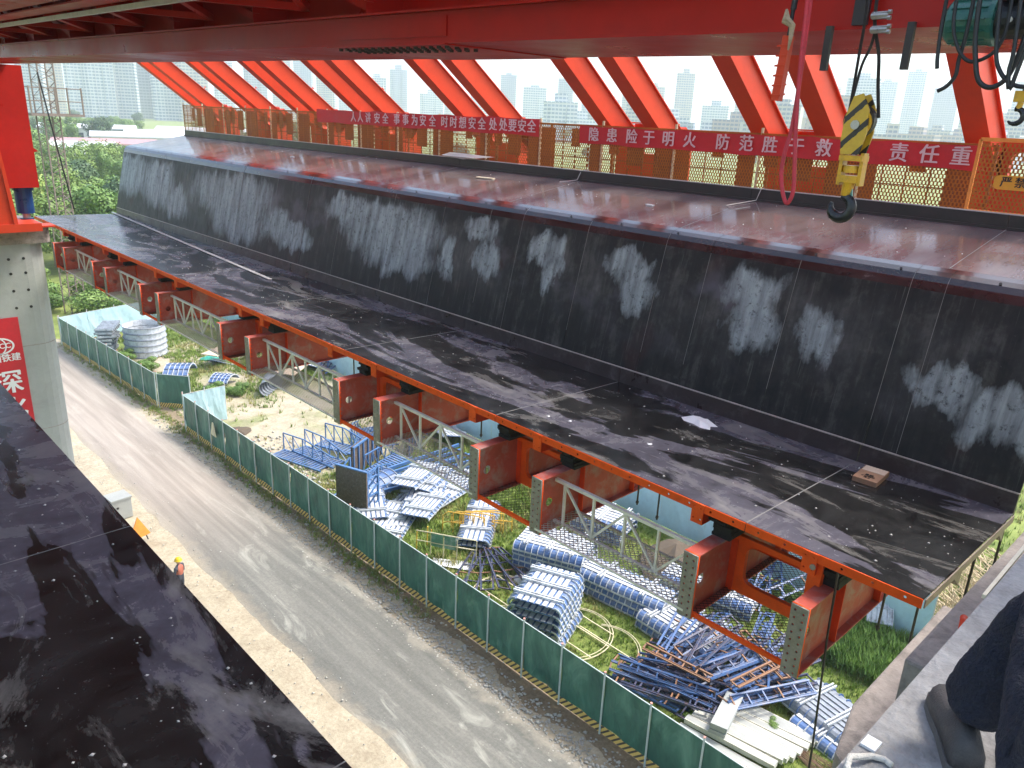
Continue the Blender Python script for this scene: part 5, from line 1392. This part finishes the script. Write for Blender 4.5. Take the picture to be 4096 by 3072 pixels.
    # yellow railings and the broken cabin frame
    for k in range(4):
        t = thing('yellow_railing', '%s bent yellow handrail frame from the left in the grass' % ORD[k], 'railing', (19.9+.3*k, 24.7-.25*k, GZ), R(-60+6*k), group='bent yellow handrail frames')
        for z in (.5, 1.0): MB().tube([(0, 0, z*.75), (.25, 0, z), (1.5, 0, z+.05), (2.0, 0, z)], .028, 6).build('rail', 'rail_yellow', t)
        for x in (0, .5, 1.0, 1.5, 2.0): MB().tube([(x, 0, 0), (x, .05, 1.0 if x > .1 else .75)], .025, 6).build('post', 'rail_yellow', t)
    t = thing('broken_cabin', 'broken cabin frame of cream and yellow tubes with green sheets', 'cabin frame', (17.9, 24.0, GZ), R(-58))
    Pp = [(0, 0), (.7, -.15), (1.45, -.25), (1.5, -.25), (2.4, -.05)]
    for x, y in ((0, 0), (.7, -.15), (1.3, -.2), (1.9, -.2), (2.7, 0), (.3, .5), (.55, .3)): MB().tube([(x, y, 0), (x+.03, y, 1.0)], .025, 6).build('post', 'rail_cream' if x > .6 else 'rail_yellow', t)
    for z in (.55, 1.02): MB().tube([(0, 0, z), (.7, -.15, z+.1), (1.3, -.2, z+.12), (1.9, -.2, z+.12), (2.7, 0, z)], .025, 6).build('rail', 'rail_cream', t)
    for xa, ya, xb, yb in ((.72, -.16, 1.28, -.21), (1.35, -.2, 1.85, -.21)): MB().add([(xa, ya, .5), (xb, yb, .5), (xb, yb, 1.1), (xa, ya, 1.1), (xa, ya+.01, .5), (xb, yb+.01, .5), (xb, yb+.01, 1.1), (xa, ya+.01, 1.1)], [(0, 1, 2, 3), (4, 7, 6, 5), (0, 4, 5, 1), (2, 6, 7, 3), (1, 5, 6, 2), (0, 3, 7, 4)]).build('side_sheet', 'sheet_green', t)
    MB().add([(.9, -.3, .02), (2.8, -.1, .02), (2.7, -.8, .05), (1.0, -.9, .08)], [(0, 1, 2, 3)]).build('floor_sheet', 'plastic_white', t)
    # blue long beams
    for k in range(6):
        o = MB().bar((0, 0, 0), (6.2, -.25, .05), .13, .16).build('steel_channel', 'truss_blue'); o.location = (19.2+.12*k, 29.2+.32*k, GZ+.28+.08*(k % 3)); o.rotation_euler = (0, 0, R(-4+1.5*k)); tag(o, 'blue channel in the bundle above the flat panels, %s from the front' % ORD[k], 'steel channel', 'bundle of long blue channels')
    o = MB().box((-.5, -.25, 0), (.5, .25, .5)).build('tarp_bundle', 'tarp_green')
    remove_tree(o)
    def lump(nm, loc, sx, sy, sz, mat, lab, cat):
        mb = MB(); n = 10; vs = [(0, 0, sz)]; fs = []
        for r_, z in ((.55, .75), (.95, .35), (1.1, 0)):
            for q in range(n):
                a = 2*math.pi*q/n; j = rng.uniform(.8, 1.2); vs.append((sx*r_*j*math.cos(a), sy*r_*j*math.sin(a), sz*z*rng.uniform(.8, 1.1)))
        for q in range(n): fs.append((0, 1+q, 1+(q+1) % n))
        for ring in range(2):
            for q in range(n): a = 1+ring*n+q; b = 1+ring*n+(q+1) % n; fs.append((a, a+n, b+n, b))
        o = mb.add(vs, fs).build(nm, mat); o.location = loc; tag(o, lab, cat)
    lump('tarp_bundle', (26.4, 8.45, GZ), .28, .2, .3, 'tarp_green', 'small green tarp bundle in the weeds at right', 'tarp')
    lump('tarp_bundle', (22.5, 55.5, GZ), .9, .5, .3, 'tarp_green', 'green tarp on bare ground at the far side of the yard', 'tarp')
    lump('earth_mound', (26.0, 16.2, GZ), 1.6, 1.3, .9, 'bark', 'brown heap of dry brush by the rear fence', 'mound')
    lump('rubble_heap', (26.4, 14.6, GZ), .8, .7, .35, 'stone', 'pale rubble beside the brown brush heap', 'rubble')
    lump('sand_bag', (18.9, 20.3, GZ), .2, .12, .12, 'rail_cream', 'single pale sack on the grass near the thin frames', 'sack')
    lump('sand_bag', (19.9, 19.2, GZ), .35, .5, .4, 'plastic_white', 'white sack squeezed at the corner of the blue panel stack', 'sack')
    lump('earth_mound', (17.6, 41.2, GZ), .9, .6, .25, 'bark', 'low brown earth mound by the pale gate leaf', 'mound')
    lump('warning_cloth', (14.9, 38.4, GZ+1.9), .05, .05, .05, 'plastic_white', '', '')
    bpy.data.objects.remove(bpy.data.objects['warning_cloth'])
    m = MB(); m.prism([(-.32, 0), (.32, 0), (.05, .75), (-.05, .75)], 'x', -.02, .02); o = m.build('warning_sign', 'rail_cream'); o.location = (15.46, 38.9, GZ+1.1); tag(o, 'pale triangular sign hung on the green fence', 'sign')
    # road side: worker, orange sign, block
    t = thing('warning_board', 'orange triangular warning board standing at the road edge', 'warning board', (9.15, 32.0, GZ), R(20))
    MB().prism([(-.55, .25), (.55, .25), (0, 1.25)], 'y', -.02, .02).build('board', 'sign_orange', t)
    for s in (-1, 1): MB().bar((s*.4, 0, 0), (s*.3, .02, .4), .04).build('leg', 'dark_steel', t)
    t = thing('concrete_block', 'pale grey concrete block beside the road behind the near form', 'block', (9.3, 35.0, GZ), R(5))
    MB().box((-.42, -.4, 0), (.42, .4, .95)).build('body', 'concrete_pale', t)
    MB().box((-.46, -.44, .952), (.46, .44, 1.03)).build('lid', 'concrete_pale', t)
    MB().tube([(-.2, -.402, .6), (-.2, -.41, .6)], .06, 8).build('lifting_hole', 'black_ink', t)
yard_misc()

# ================================================================ PEOPLE
def skin_body(name, verts, edges, radii, mat, parent, root=0, sub=2):
    me = bpy.data.meshes.new(name); me.from_pydata(verts, edges, []); o = bpy.data.objects.new(name, me); COL.objects.link(o); o.parent = parent
    sk = o.modifiers.new('skin', 'SKIN'); sk.use_smooth_shade = True
    sv = me.skin_vertices[0].data if me.skin_vertices else None
    if sv is None:
        bpy.context.view_layer.update(); sv = me.skin_vertices[0].data
    for i, r_ in enumerate(radii): sv[i].radius = (r_ if isinstance(r_, tuple) else (r_, r_)); sv[i].use_root = (i == root)
    ss = o.modifiers.new('sub', 'SUBSURF'); ss.levels = sub; ss.render_levels = sub
    me.materials.append(M[mat]); return o
def worker():
    t = thing('person', 'worker in yellow hard hat and orange vest standing beside the road', 'person', (8.95, 26.95, GZ), R(30))
    v = [(0, 0, .95), (0, 0, 1.15), (0, 0, 1.38), (0, 0, 1.5), (.1, 0, .88), (.12, .02, .48), (.12, 0, .08), (.13, .12, .04), (-.1, 0, .88), (-.12, -.02, .48), (-.12, 0, .08), (-.13, .12, .04),
         (.19, 0, 1.38), (.25, .02, 1.1), (.2, .16, .95), (-.19, 0, 1.38), (-.25, .02, 1.1), (-.22, .1, .86)]
    e = [(0, 1), (1, 2), (2, 3), (0, 4), (4, 5), (5, 6), (6, 7), (0, 8), (8, 9), (9, 10), (10, 11), (2, 12), (12, 13), (13, 14), (2, 15), (15, 16), (16, 17)]
    r_ = [(.15, .11), (.145, .105), (.16, .11), .055, .095, .065, .045, .04, .095, .065, .045, .04, .065, .05, .035, .065, .05, .035]
    skin_body('body', v, e, r_, 'shirt_dark', t)
    o = skin_body('vest', [(0, 0, .98), (0, 0, 1.18), (0, 0, 1.36), (.13, 0, 1.42), (-.13, 0, 1.42)], [(0, 1), (1, 2), (2, 3), (2, 4)], [(.175, .135), (.175, .135), (.18, .135), .08, .08], 'vest_orange', t)
    m = MB(); m.tube([(0, 0, 1.50), (0, 0, 1.56), (0, .01, 1.62), (0, .01, 1.68), (0, 0, 1.73)], .1, 14, radii=[.055, .085, .098, .095, .06]); m.build('head', 'skin', t, smooth=True)
    MB().bar((0, .095, 1.6), (0, .125, 1.59), .025, .03).build('nose', 'skin', t)
    m = MB(); m.tube([(0, 0, 1.64), (0, 0, 1.645), (0, 0, 1.70), (0, 0, 1.75), (0, 0, 1.775)], .1, 16, radii=[.15, .125, .125, .09, .03]); m.build('hard_hat', 'helmet', t, smooth=True)
worker()
def colleague():
    # the person whose lower leg and shoe enter the picture at right
    t = thing('person', 'person in dark trousers and grey shoe crouching on the concrete edge at right', 'person', (1.915, .325, -1.45), R(-62))
    # crouching; local +Y is where the toes point, +X the person's right
    v = [(.16, -.42, .26), (.02, -.36, .30), (.11, -.02, .49), (.045, -.01, .30), (.0, -.01, .10),
         (.30, -.36, .30), (.30, .03, .50), (.30, -.05, .10),
         (.16, -.36, .52), (.16, -.24, .76), (.16, -.18, .88), (.0, -.28, .74), (.04, -.38, .50), (.08, -.30, .34), (.34, -.26, .74), (.40, -.2, .50), (.36, -.02, .58)]
    e = [(0, 1), (1, 2), (2, 3), (3, 4), (0, 5), (5, 6), (6, 7), (0, 8), (8, 9), (9, 10), (9, 11), (11, 12), (12, 13), (9, 14), (14, 15), (15, 16)]
    r_ = [(.16, .12), .095, .066, .072, .078, .10, .07, .078, (.15, .11), (.16, .11), .05, .055, .045, .035, .055, .045, .035]
    bo = skin_body('body', v, e, r_, 'trouser', t, sub=3)
    tx = bpy.data.textures.new('cloth_folds', 'CLOUDS'); tx.noise_scale = .07; tx.noise_depth = 2
    dm = bo.modifiers.new('folds', 'DISPLACE'); dm.texture = tx; dm.strength = .028; dm.mid_level = .5
    m = MB(); m.tube([(.16, -.17, .88), (.16, -.14, .95), (.16, -.12, 1.02), (.16, -.12, 1.09), (.16, -.13, 1.14)], .1, 16, radii=[.055, .085, .098, .092, .055]); m.build('head', 'skin', t, smooth=True)
    m = MB(); m.tube([(.16, -.145, 1.0), (.16, -.145, 1.08), (.16, -.135, 1.145), (.16, -.135, 1.17)], .1, 16, radii=[.098, .104, .08, .03]); m.build('hair', 'hair', t, smooth=True)
    for sx, ky in ((0, 0), (.30, -.05)):
        # shoe: lofted sections from heel to toe
        secs = [(-.10, .030, .062, .0), (-.085, .040, .085, 0), (-.03, .041, .098, 0), (.03, .042, .080, -.002), (.09, .049, .058, -.004), (.14, .050, .050, -.004), (.175, .040, .042, 0), (.19, .020, .030, 0)]
        vs = []; n = 12
        for (y, hw, hh, dx) in secs:
            for q in range(n):
                a = 2*math.pi*q/n; c, s = math.cos(a), math.sin(a)
                vs.append((sx+dx+hw*(abs(c)**.8)*math.copysign(1, c), y+ky, .022+(hh*(s if s > 0 else 0))+(-.0 if s < 0 else 0)))
        fs = [(i*n+q, i*n+(q+1) % n, (i+1)*n+(q+1) % n, (i+1)*n+q) for i in range(len(secs)-1) for q in range(n)]+[tuple(range(n)), tuple((len(secs)-1)*n+q for q in range(n))]
        sh = MB().add(vs, fs).build('shoe', 'shoe_grey', t, smooth=True)
        sv = MB(); out = [(sx+hw*1.08*s, y+ky) for y, hw, hh, dx in secs for s in (1,)]; out += [(sx-hw*1.08, y+ky) for y, hw, hh, dx in reversed(secs)]
        sv.prism(out, 'z', .0, .026); sv.build('sole', 'shoe_sole', sh)
        for q in range(4): MB().bar((sx-.022, .0+.022*q+ky, .098-.010*q), (sx+.022, .004+.022*q+ky, .098-.010*q), .006, .006).build('lace', 'shoe_sole', sh)
colleague()
def deck_bits():
    m = MB(); m.tube([(1.60, .44, -1.43), (1.62, .475, -1.425), (1.66, .485, -1.425), (1.69, .465, -1.43), (1.72, .455, -1.44), (1.735, .43, -1.442), (1.73, .41, -1.442)], .008, 8)
    tag(m.build('rope_end', 'rope_white', smooth=True), 'pale rope end curled on the concrete edge at the bottom', 'rope')
    o = MB().box((-.022, -.018, 0), (.022, .018, .008)).build('paper_scrap', 'plastic_white'); o.location = (1.765, .475, -1.449); tag(o, 'white paper scrap on the concrete edge beside the rope end', 'paper scrap')
    t = thing('anchor_fitting', 'red bent anchor fitting on the lower ledge at right', 'anchor', (4.03, .80, -2.399), R(15))
    MB().tube([(0, 0, 0), (0, 0, .03), (.04, 0, .055), (.08, 0, .06)], .018, 10).build('pipe', 'strut_red', t, smooth=True)
    MB().tube([(.081, 0, .060), (.086, 0, .061)], .015, 10).build('socket', 'black_ink', t)
    m = MB(); m.bar((2.75, .51, -1.462), (3.3, .515, -1.452), .012, .014); tag(m.build('wood_strip', 'pale_wood'), 'thin pale timber strip along the concrete deck edge', 'wood strip')
deck_bits()

# ================================================================ TREES AND FAR BACKGROUND
def crown_mesh(seed, n, mat, squash=.8, columnar=False):
    r = np.random.default_rng(seed); V, F = [], []
    cl = []
    for k in range(14 if not columnar else 16):
        if columnar: cl.append((r.normal(0, .18), r.normal(0, .18), r.uniform(-.9, 1.0), .33*(1.1-.35*k/16)))
        else:
            a = r.uniform(0, 6.28); d = r.uniform(0, .62); cl.append((d*math.cos(a), d*math.sin(a), r.uniform(-.55, .62)*squash, r.uniform(.28, .48)))
    for i in range(n):
        cx, cy, cz, cr = cl[r.integers(len(cl))]
        d = r.normal(0, 1, 3); d /= np.linalg.norm(d)+1e-6; p = np.array([cx, cy, cz])+d*cr*r.uniform(.75, 1.05)
        s = r.uniform(.018, .040); u = r.normal(0, 1, 3); u -= d*(u@d)*.6; u /= np.linalg.norm(u)+1e-6; w = np.cross(d, u); w /= np.linalg.norm(w)+1e-6
        o = len(V); V += [p-u*s-w*s*.7, p+u*s-w*s*.7, p+u*s*.8+w*s*.7, p-u*s*.8+w*s*.7]; F.append((o, o+1, o+2, o+3))
    return fastmesh('crown', np.array(V), np.array(F), mat)
def trees():
    mats = ['leaf_bright', 'leaf_mid', 'leaf_dark', 'leaf_yellow']
    crowns = {m: [crown_mesh(10+7*i+k, 7000, m) for k in range(2)] for i, m in enumerate(mats)}
    col_crown = crown_mesh(99, 6000, 'leaf_dark', columnar=True)
    tm = MB(); tm.tube([(0, 0, 0), (.03, 0, .45), (0, .04, .8), (.02, 0, 1.0)], .05, 8, radii=[.06, .045, .03, .015])
    for a in range(5):
        an = a*1.3; tm.tube([(0, 0, .5+.08*a), (.25*math.cos(an), .25*math.sin(an), .75+.05*a)], .02, 5, radii=[.022, .008])
    trunk = tm.mesh('trunk', 'bark')
    def tree(x, y, h, m, lab, grp, column=False, wide=1.0):
        t = thing('tree', lab, 'tree', (x, y, GZ), rng.uniform(0, 6), grp)
        o = link('trunk', trunk, t); o.scale = (h*.6, h*.6, h*.62)
        c = link('crown', col_crown if column else crowns[m][rng.integers(2)], t, (0, 0, h*(.55 if column else .62))); c.scale = (h*.42*wide, h*.42*wide, h*.45)
        return t
    names = {'leaf_bright': 'bright green', 'leaf_mid': 'mid green', 'leaf_dark': 'dark green', 'leaf_yellow': 'yellow green'}
    # band seen between the red column and the form
    L = []
    for k in range(46):
        y = rng.uniform(92, 190); x = .135*y+rng.uniform(-.02, .30)*y*.55-2+rng.uniform(-2, 14)
        L.append((y, x))
    for y, x in sorted(L):
        m = rng.choice(mats, p=[.45, .28, .1, .17]); tree(x, y, rng.uniform(7, 11.5), m, '%s broadleaf tree in the wood beyond the far pier' % names[m], 'wood beyond the far pier', wide=1.15)
    for k in range(26):
        y = rng.uniform(210, 420); x = y*rng.uniform(.03, .55); m = rng.choice(mats, p=[.15, .45, .4, 0]); tree(x, y, rng.uniform(9, 15), m, '%s tree among the far low houses' % names[m], 'trees among the far low houses', wide=1.2)
    tree(41, 232, 24, 'leaf_dark', 'tall dark conifer standing above the low white roofs', None, True)
    for k in range(30):
        x = rng.uniform(60, 700); y = rng.uniform(300, 700)*rng.uniform(.2, 1)
        m = rng.choice(mats, p=[.1, .45, .45, 0]); tree(x, y+120, rng.uniform(8, 13), m, '%s tree in front of the distant towers' % names[m], 'trees in front of the distant towers', wide=1.3)
    # bushes just past the yard end
    for k in range(16):
        y = rng.uniform(69, 88); x = rng.uniform(15.5, 30); m = rng.choice(['leaf_bright', 'leaf_bright', 'leaf_mid'])
        t = thing('bush', 'bright green bush beyond the far end of the storage yard', 'bush', (x, y, GZ), rng.uniform(0, 6), 'bushes beyond the yard end')
        o = link('stem', trunk, t); o.scale = (1.2, 1.2, 1.2); c = link('foliage', crowns[m][rng.integers(2)], t, (0, 0, 1.1)); s = rng.uniform(1.6, 2.6); c.scale = (s*1.3, s*1.3, s*.8)
    for k, (x, y, s) in enumerate(((17.6, 55.3, 1.0), (18.0, 52.6, .9), (19.0, 47.5, 1.0), (20.6, 47.2, .8), (17.2, 58.5, .9), (20.0, 30.0, .45), (20.2, 8.3, .3), (18.6, 10.2, .35), (27.3, 11.5, .5), (26.9, 34, .8), (27.2, 41, .9), (22.5, 17.2, .5), (23.4, 16.4, .45))):
        t = thing('bush', ['weedy bush at the far fence, left', 'weedy bush behind the far green fence', 'weedy bush beside the small blue shell', 'low bush right of the small blue shell', 'bush by the grey rack', 'small weed clump beside the upright form', 'tiny shrub beside the rusty bars', 'tiny shrub between the heap and the white beams', 'shrub by the rear fence at right', 'shrub by the rear fence in the middle', 'shrub by the rear fence farther left', 'green shrub between the panel rows, left', 'green shrub between the panel rows, right'][k], 'bush', (x, y, GZ))
        o = link('stem', trunk, t); o.scale = (s*.6,)*3; c = link('foliage', crowns['leaf_mid'][k % 2], t, (0, 0, s*.45)); c.scale = (s*1.2, s*1.2, s*.75)
trees()

def city():
    # camera ray azimuth for a column of the frame; buildings are placed on the plain at real distances
    Rm = cam.matrix_world.to_3x3()
    def az(px):
        py = 83+.0437*(px+274); d = Rm @ Vector((px-512, -(py-384), -780)); return math.atan2(d.x, d.y)
    mats = ['tower_cream', 'tower_white', 'tower_grey', 'tower_tan']
    words = {'tower_cream': 'cream', 'tower_white': 'white', 'tower_grey': 'grey', 'tower_tan': 'tan'}
    def tower(a, dist, w, h, m, lab, grp, dpt=None):
        dpt = dpt or w*.55; x, y = dist*math.sin(a), dist*math.cos(a)
        t = thing('apartment_tower', lab, 'apartment tower', (x, y, GZ), -a+rng.uniform(-.35, .35), grp)
        MB().box((-w/2, -dpt/2, 0), (w/2, dpt/2, h)).build('wall', m, t)
        for s in (-.27, .27): MB().box((w*s-w*.11, -dpt/2-1.6, 0), (w*s+w*.11, -dpt/2, h-3)).build('bay', m, t)
        MB().box((-w*.18, -dpt*.3, h), (w*.18, dpt*.3, h+rng.uniform(4, 9))).build('roof_block', m, t)
        MB().box((-w/2-.4, -dpt/2-.4, h-.2+.2), (w/2+.4, dpt/2+.4, h+1.0)).build('parapet', m, t)
        MB().box((-w*.5, -dpt/2-.3, h*.5), (w*.5, -dpt/2-.01, h*.5+1)).build('band', 'tower_grey', t)
    px = 34
    k = 0
    while px < 215:
        tower(az(px), rng.uniform(900, 1100), rng.uniform(22, 30), rng.uniform(150, 178), rng.choice(mats, p=[.2, .6, .2, 0]), '%s pale high rise from the left in the close cluster at upper left' % nth(k), 'close cluster of pale high rises'); k += 1
        px += rng.uniform(20, 27)
    px = 225; k2 = 0; k3 = 0
    while px < 1075:
        d = rng.uniform(1000, 1450); m = rng.choice(mats, p=[.3, .35, .25, .1])
        hpx = rng.uniform(28, 55) if px < 640 else rng.uniform(30, 62)
        hh = hpx/780*d; w = rng.uniform(22, 34)
        tower(az(px), d, w, hh, m, '%s %s tower from the left in the hazy skyline' % (nth(k2), words[m]), 'hazy skyline of residential towers'); px += rng.uniform(17, 34); k2 += 1
    px = 560
    while px < 1075:
        d = rng.uniform(560, 900); m = rng.choice(mats, p=[.45, .3, .05, .2]); hh = rng.uniform(12, 34)
        tower(az(px), d, rng.uniform(22, 45), hh, m, '%s %s mid rise block from the left before the right skyline' % (nth(k3), words[m]), 'mid rise blocks before the skyline', dpt=14); px += rng.uniform(16, 30); k3 += 1
    # low houses at left
    spec = [(118, 205, 30, 16, 5.5, 'roof_pale'), (150, 190, 26, 12, 6, 'roof_pale'), (185, 215, 30, 14, 5, 'roof_pale'), (215, 250, 26, 14, 6, 'roof_pale'), (100, 260, 26, 12, 6, 'roof_pink'), (140, 290, 30, 14, 7, 'roof_pale'), (175, 320, 34, 14, 7, 'roof_pale'), (60, 240, 22, 12, 6, 'roof_pale'), (85, 330, 30, 12, 8, 'roof_pale'), (205, 330, 34, 14, 8, 'roof_pale')]
    for k, (p, d, w, dp, h, rm) in enumerate(spec):
        a = az(p); t = thing('low_house', 'low white building with %s roof, %s in the far left district' % ('pink' if rm == 'roof_pink' else 'pale', ORD[k]), 'house', (d*math.sin(a), d*math.cos(a), GZ), -a+rng.uniform(-.2, .2), 'low buildings in the far left district')
        MB().box((-w/2, -dp/2, 0), (w/2, dp/2, h)).build('wall', 'wall_white', t)
        MB().prism([(-dp/2-.5, h), (dp/2+.5, h), (dp/2+.5, h+.4), (0, h+1.6), (-dp/2-.5, h+.4)], 'x', -w/2-.5, w/2+.5).build('roof', rm, t)
        n = int(w/3.6)
        for q in range(n):
            MB().box((-w/2+1.2+q*3.6, -dp/2-.06, 1.6), (-w/2+2.9+q*3.6, -dp/2-.002, h-1.3)).build('window', 'window_dark', t)
city()
def scaffold_mast():
    t = thing('crane_mast', 'slim lattice mast with a wire cage platform at upper left', 'lattice mast', (18.6, 75.0, GZ), R(12)); t.scale = (1.25, 1.25, 1.0)
    w = .5
    for x, y in ((-w, -w), (w, -w), (w, w), (-w, w)): MB().bar((x, y, 0), (x, y, 22.5), .07).build('leg', 'brown_plate', t)
    m = MB(); z = 0; s = 1
    while z < 22:
        m.bar((-w, -w, z), (w, -w, z+.55) if s > 0 else (w, -w, z), .025); m.bar((-w*s, -w, z), (w*s, -w, z+.6), .04); m.bar((-w, w*s, z), (-w, -w*s, z+.6), .025); m.bar((w, -w*s, z), (w, w*s, z+.6), .04); m.bar((-w*s, w, z), (w*s, w, z+.6), .025)
        z += .6; s = -s
    tag(m.build('lacing', 'brown_plate', t), kind='stuff')
    for z in (16.7, 17.7, 18.7):
        m = MB()
        for a, b in (((-1.4, -.9), (1.9, -.9)), ((1.9, -.9), (1.9, .9)), ((1.9, .9), (-1.4, .9)), ((-1.4, .9), (-1.4, -.9))): m.bar((*a, z), (*b, z), .06)
        m.build('cage_rail', 'brown_plate', t)
    for a in ((-1.4, -.9), (1.9, -.9), (1.9, .9), (-1.4, .9), (.2, -.9)): MB().bar((*a, 16.6), (*a, 18.8), .08).build('cage_post', 'brown_plate', t)
    MB().box((-1.45, -.95, 16.55), (1.95, .95, 16.66)).build('cage_floor', 'brown_plate', t)
    m = MB(); m.tube([(8.9, 36.5, .9), (9.15, 36.2, -1.9), (9.4, 36.0, -4.3)], .03, 6); tag(m.build('stay_cable', 'cable_black'), 'dark stay cable slanting down to the far end of the form', 'cable')
scaffold_mast()

# ---------------------------------------------------------------- haze
def haze():
    m = bpy.data.materials.new('haze'); m.use_nodes = True; n = m.node_tree.nodes; n.clear()
    o = n.new('ShaderNodeOutputMaterial'); v = n.new('ShaderNodeVolumePrincipled')
    v.inputs['Color'].default_value = (.86, .94, 1, 1); v.inputs['Density'].default_value = .00045; v.inputs['Anisotropy'].default_value = .2
    m.node_tree.links.new(v.outputs[0], o.inputs['Volume'])
    b = MB(); b.box((-4200, -3200, GZ-1.2), (4200, 4700, 185)); M['haze'] = m
    ob = b.build('haze', 'haze'); tag(ob, kind='stuff')
haze()
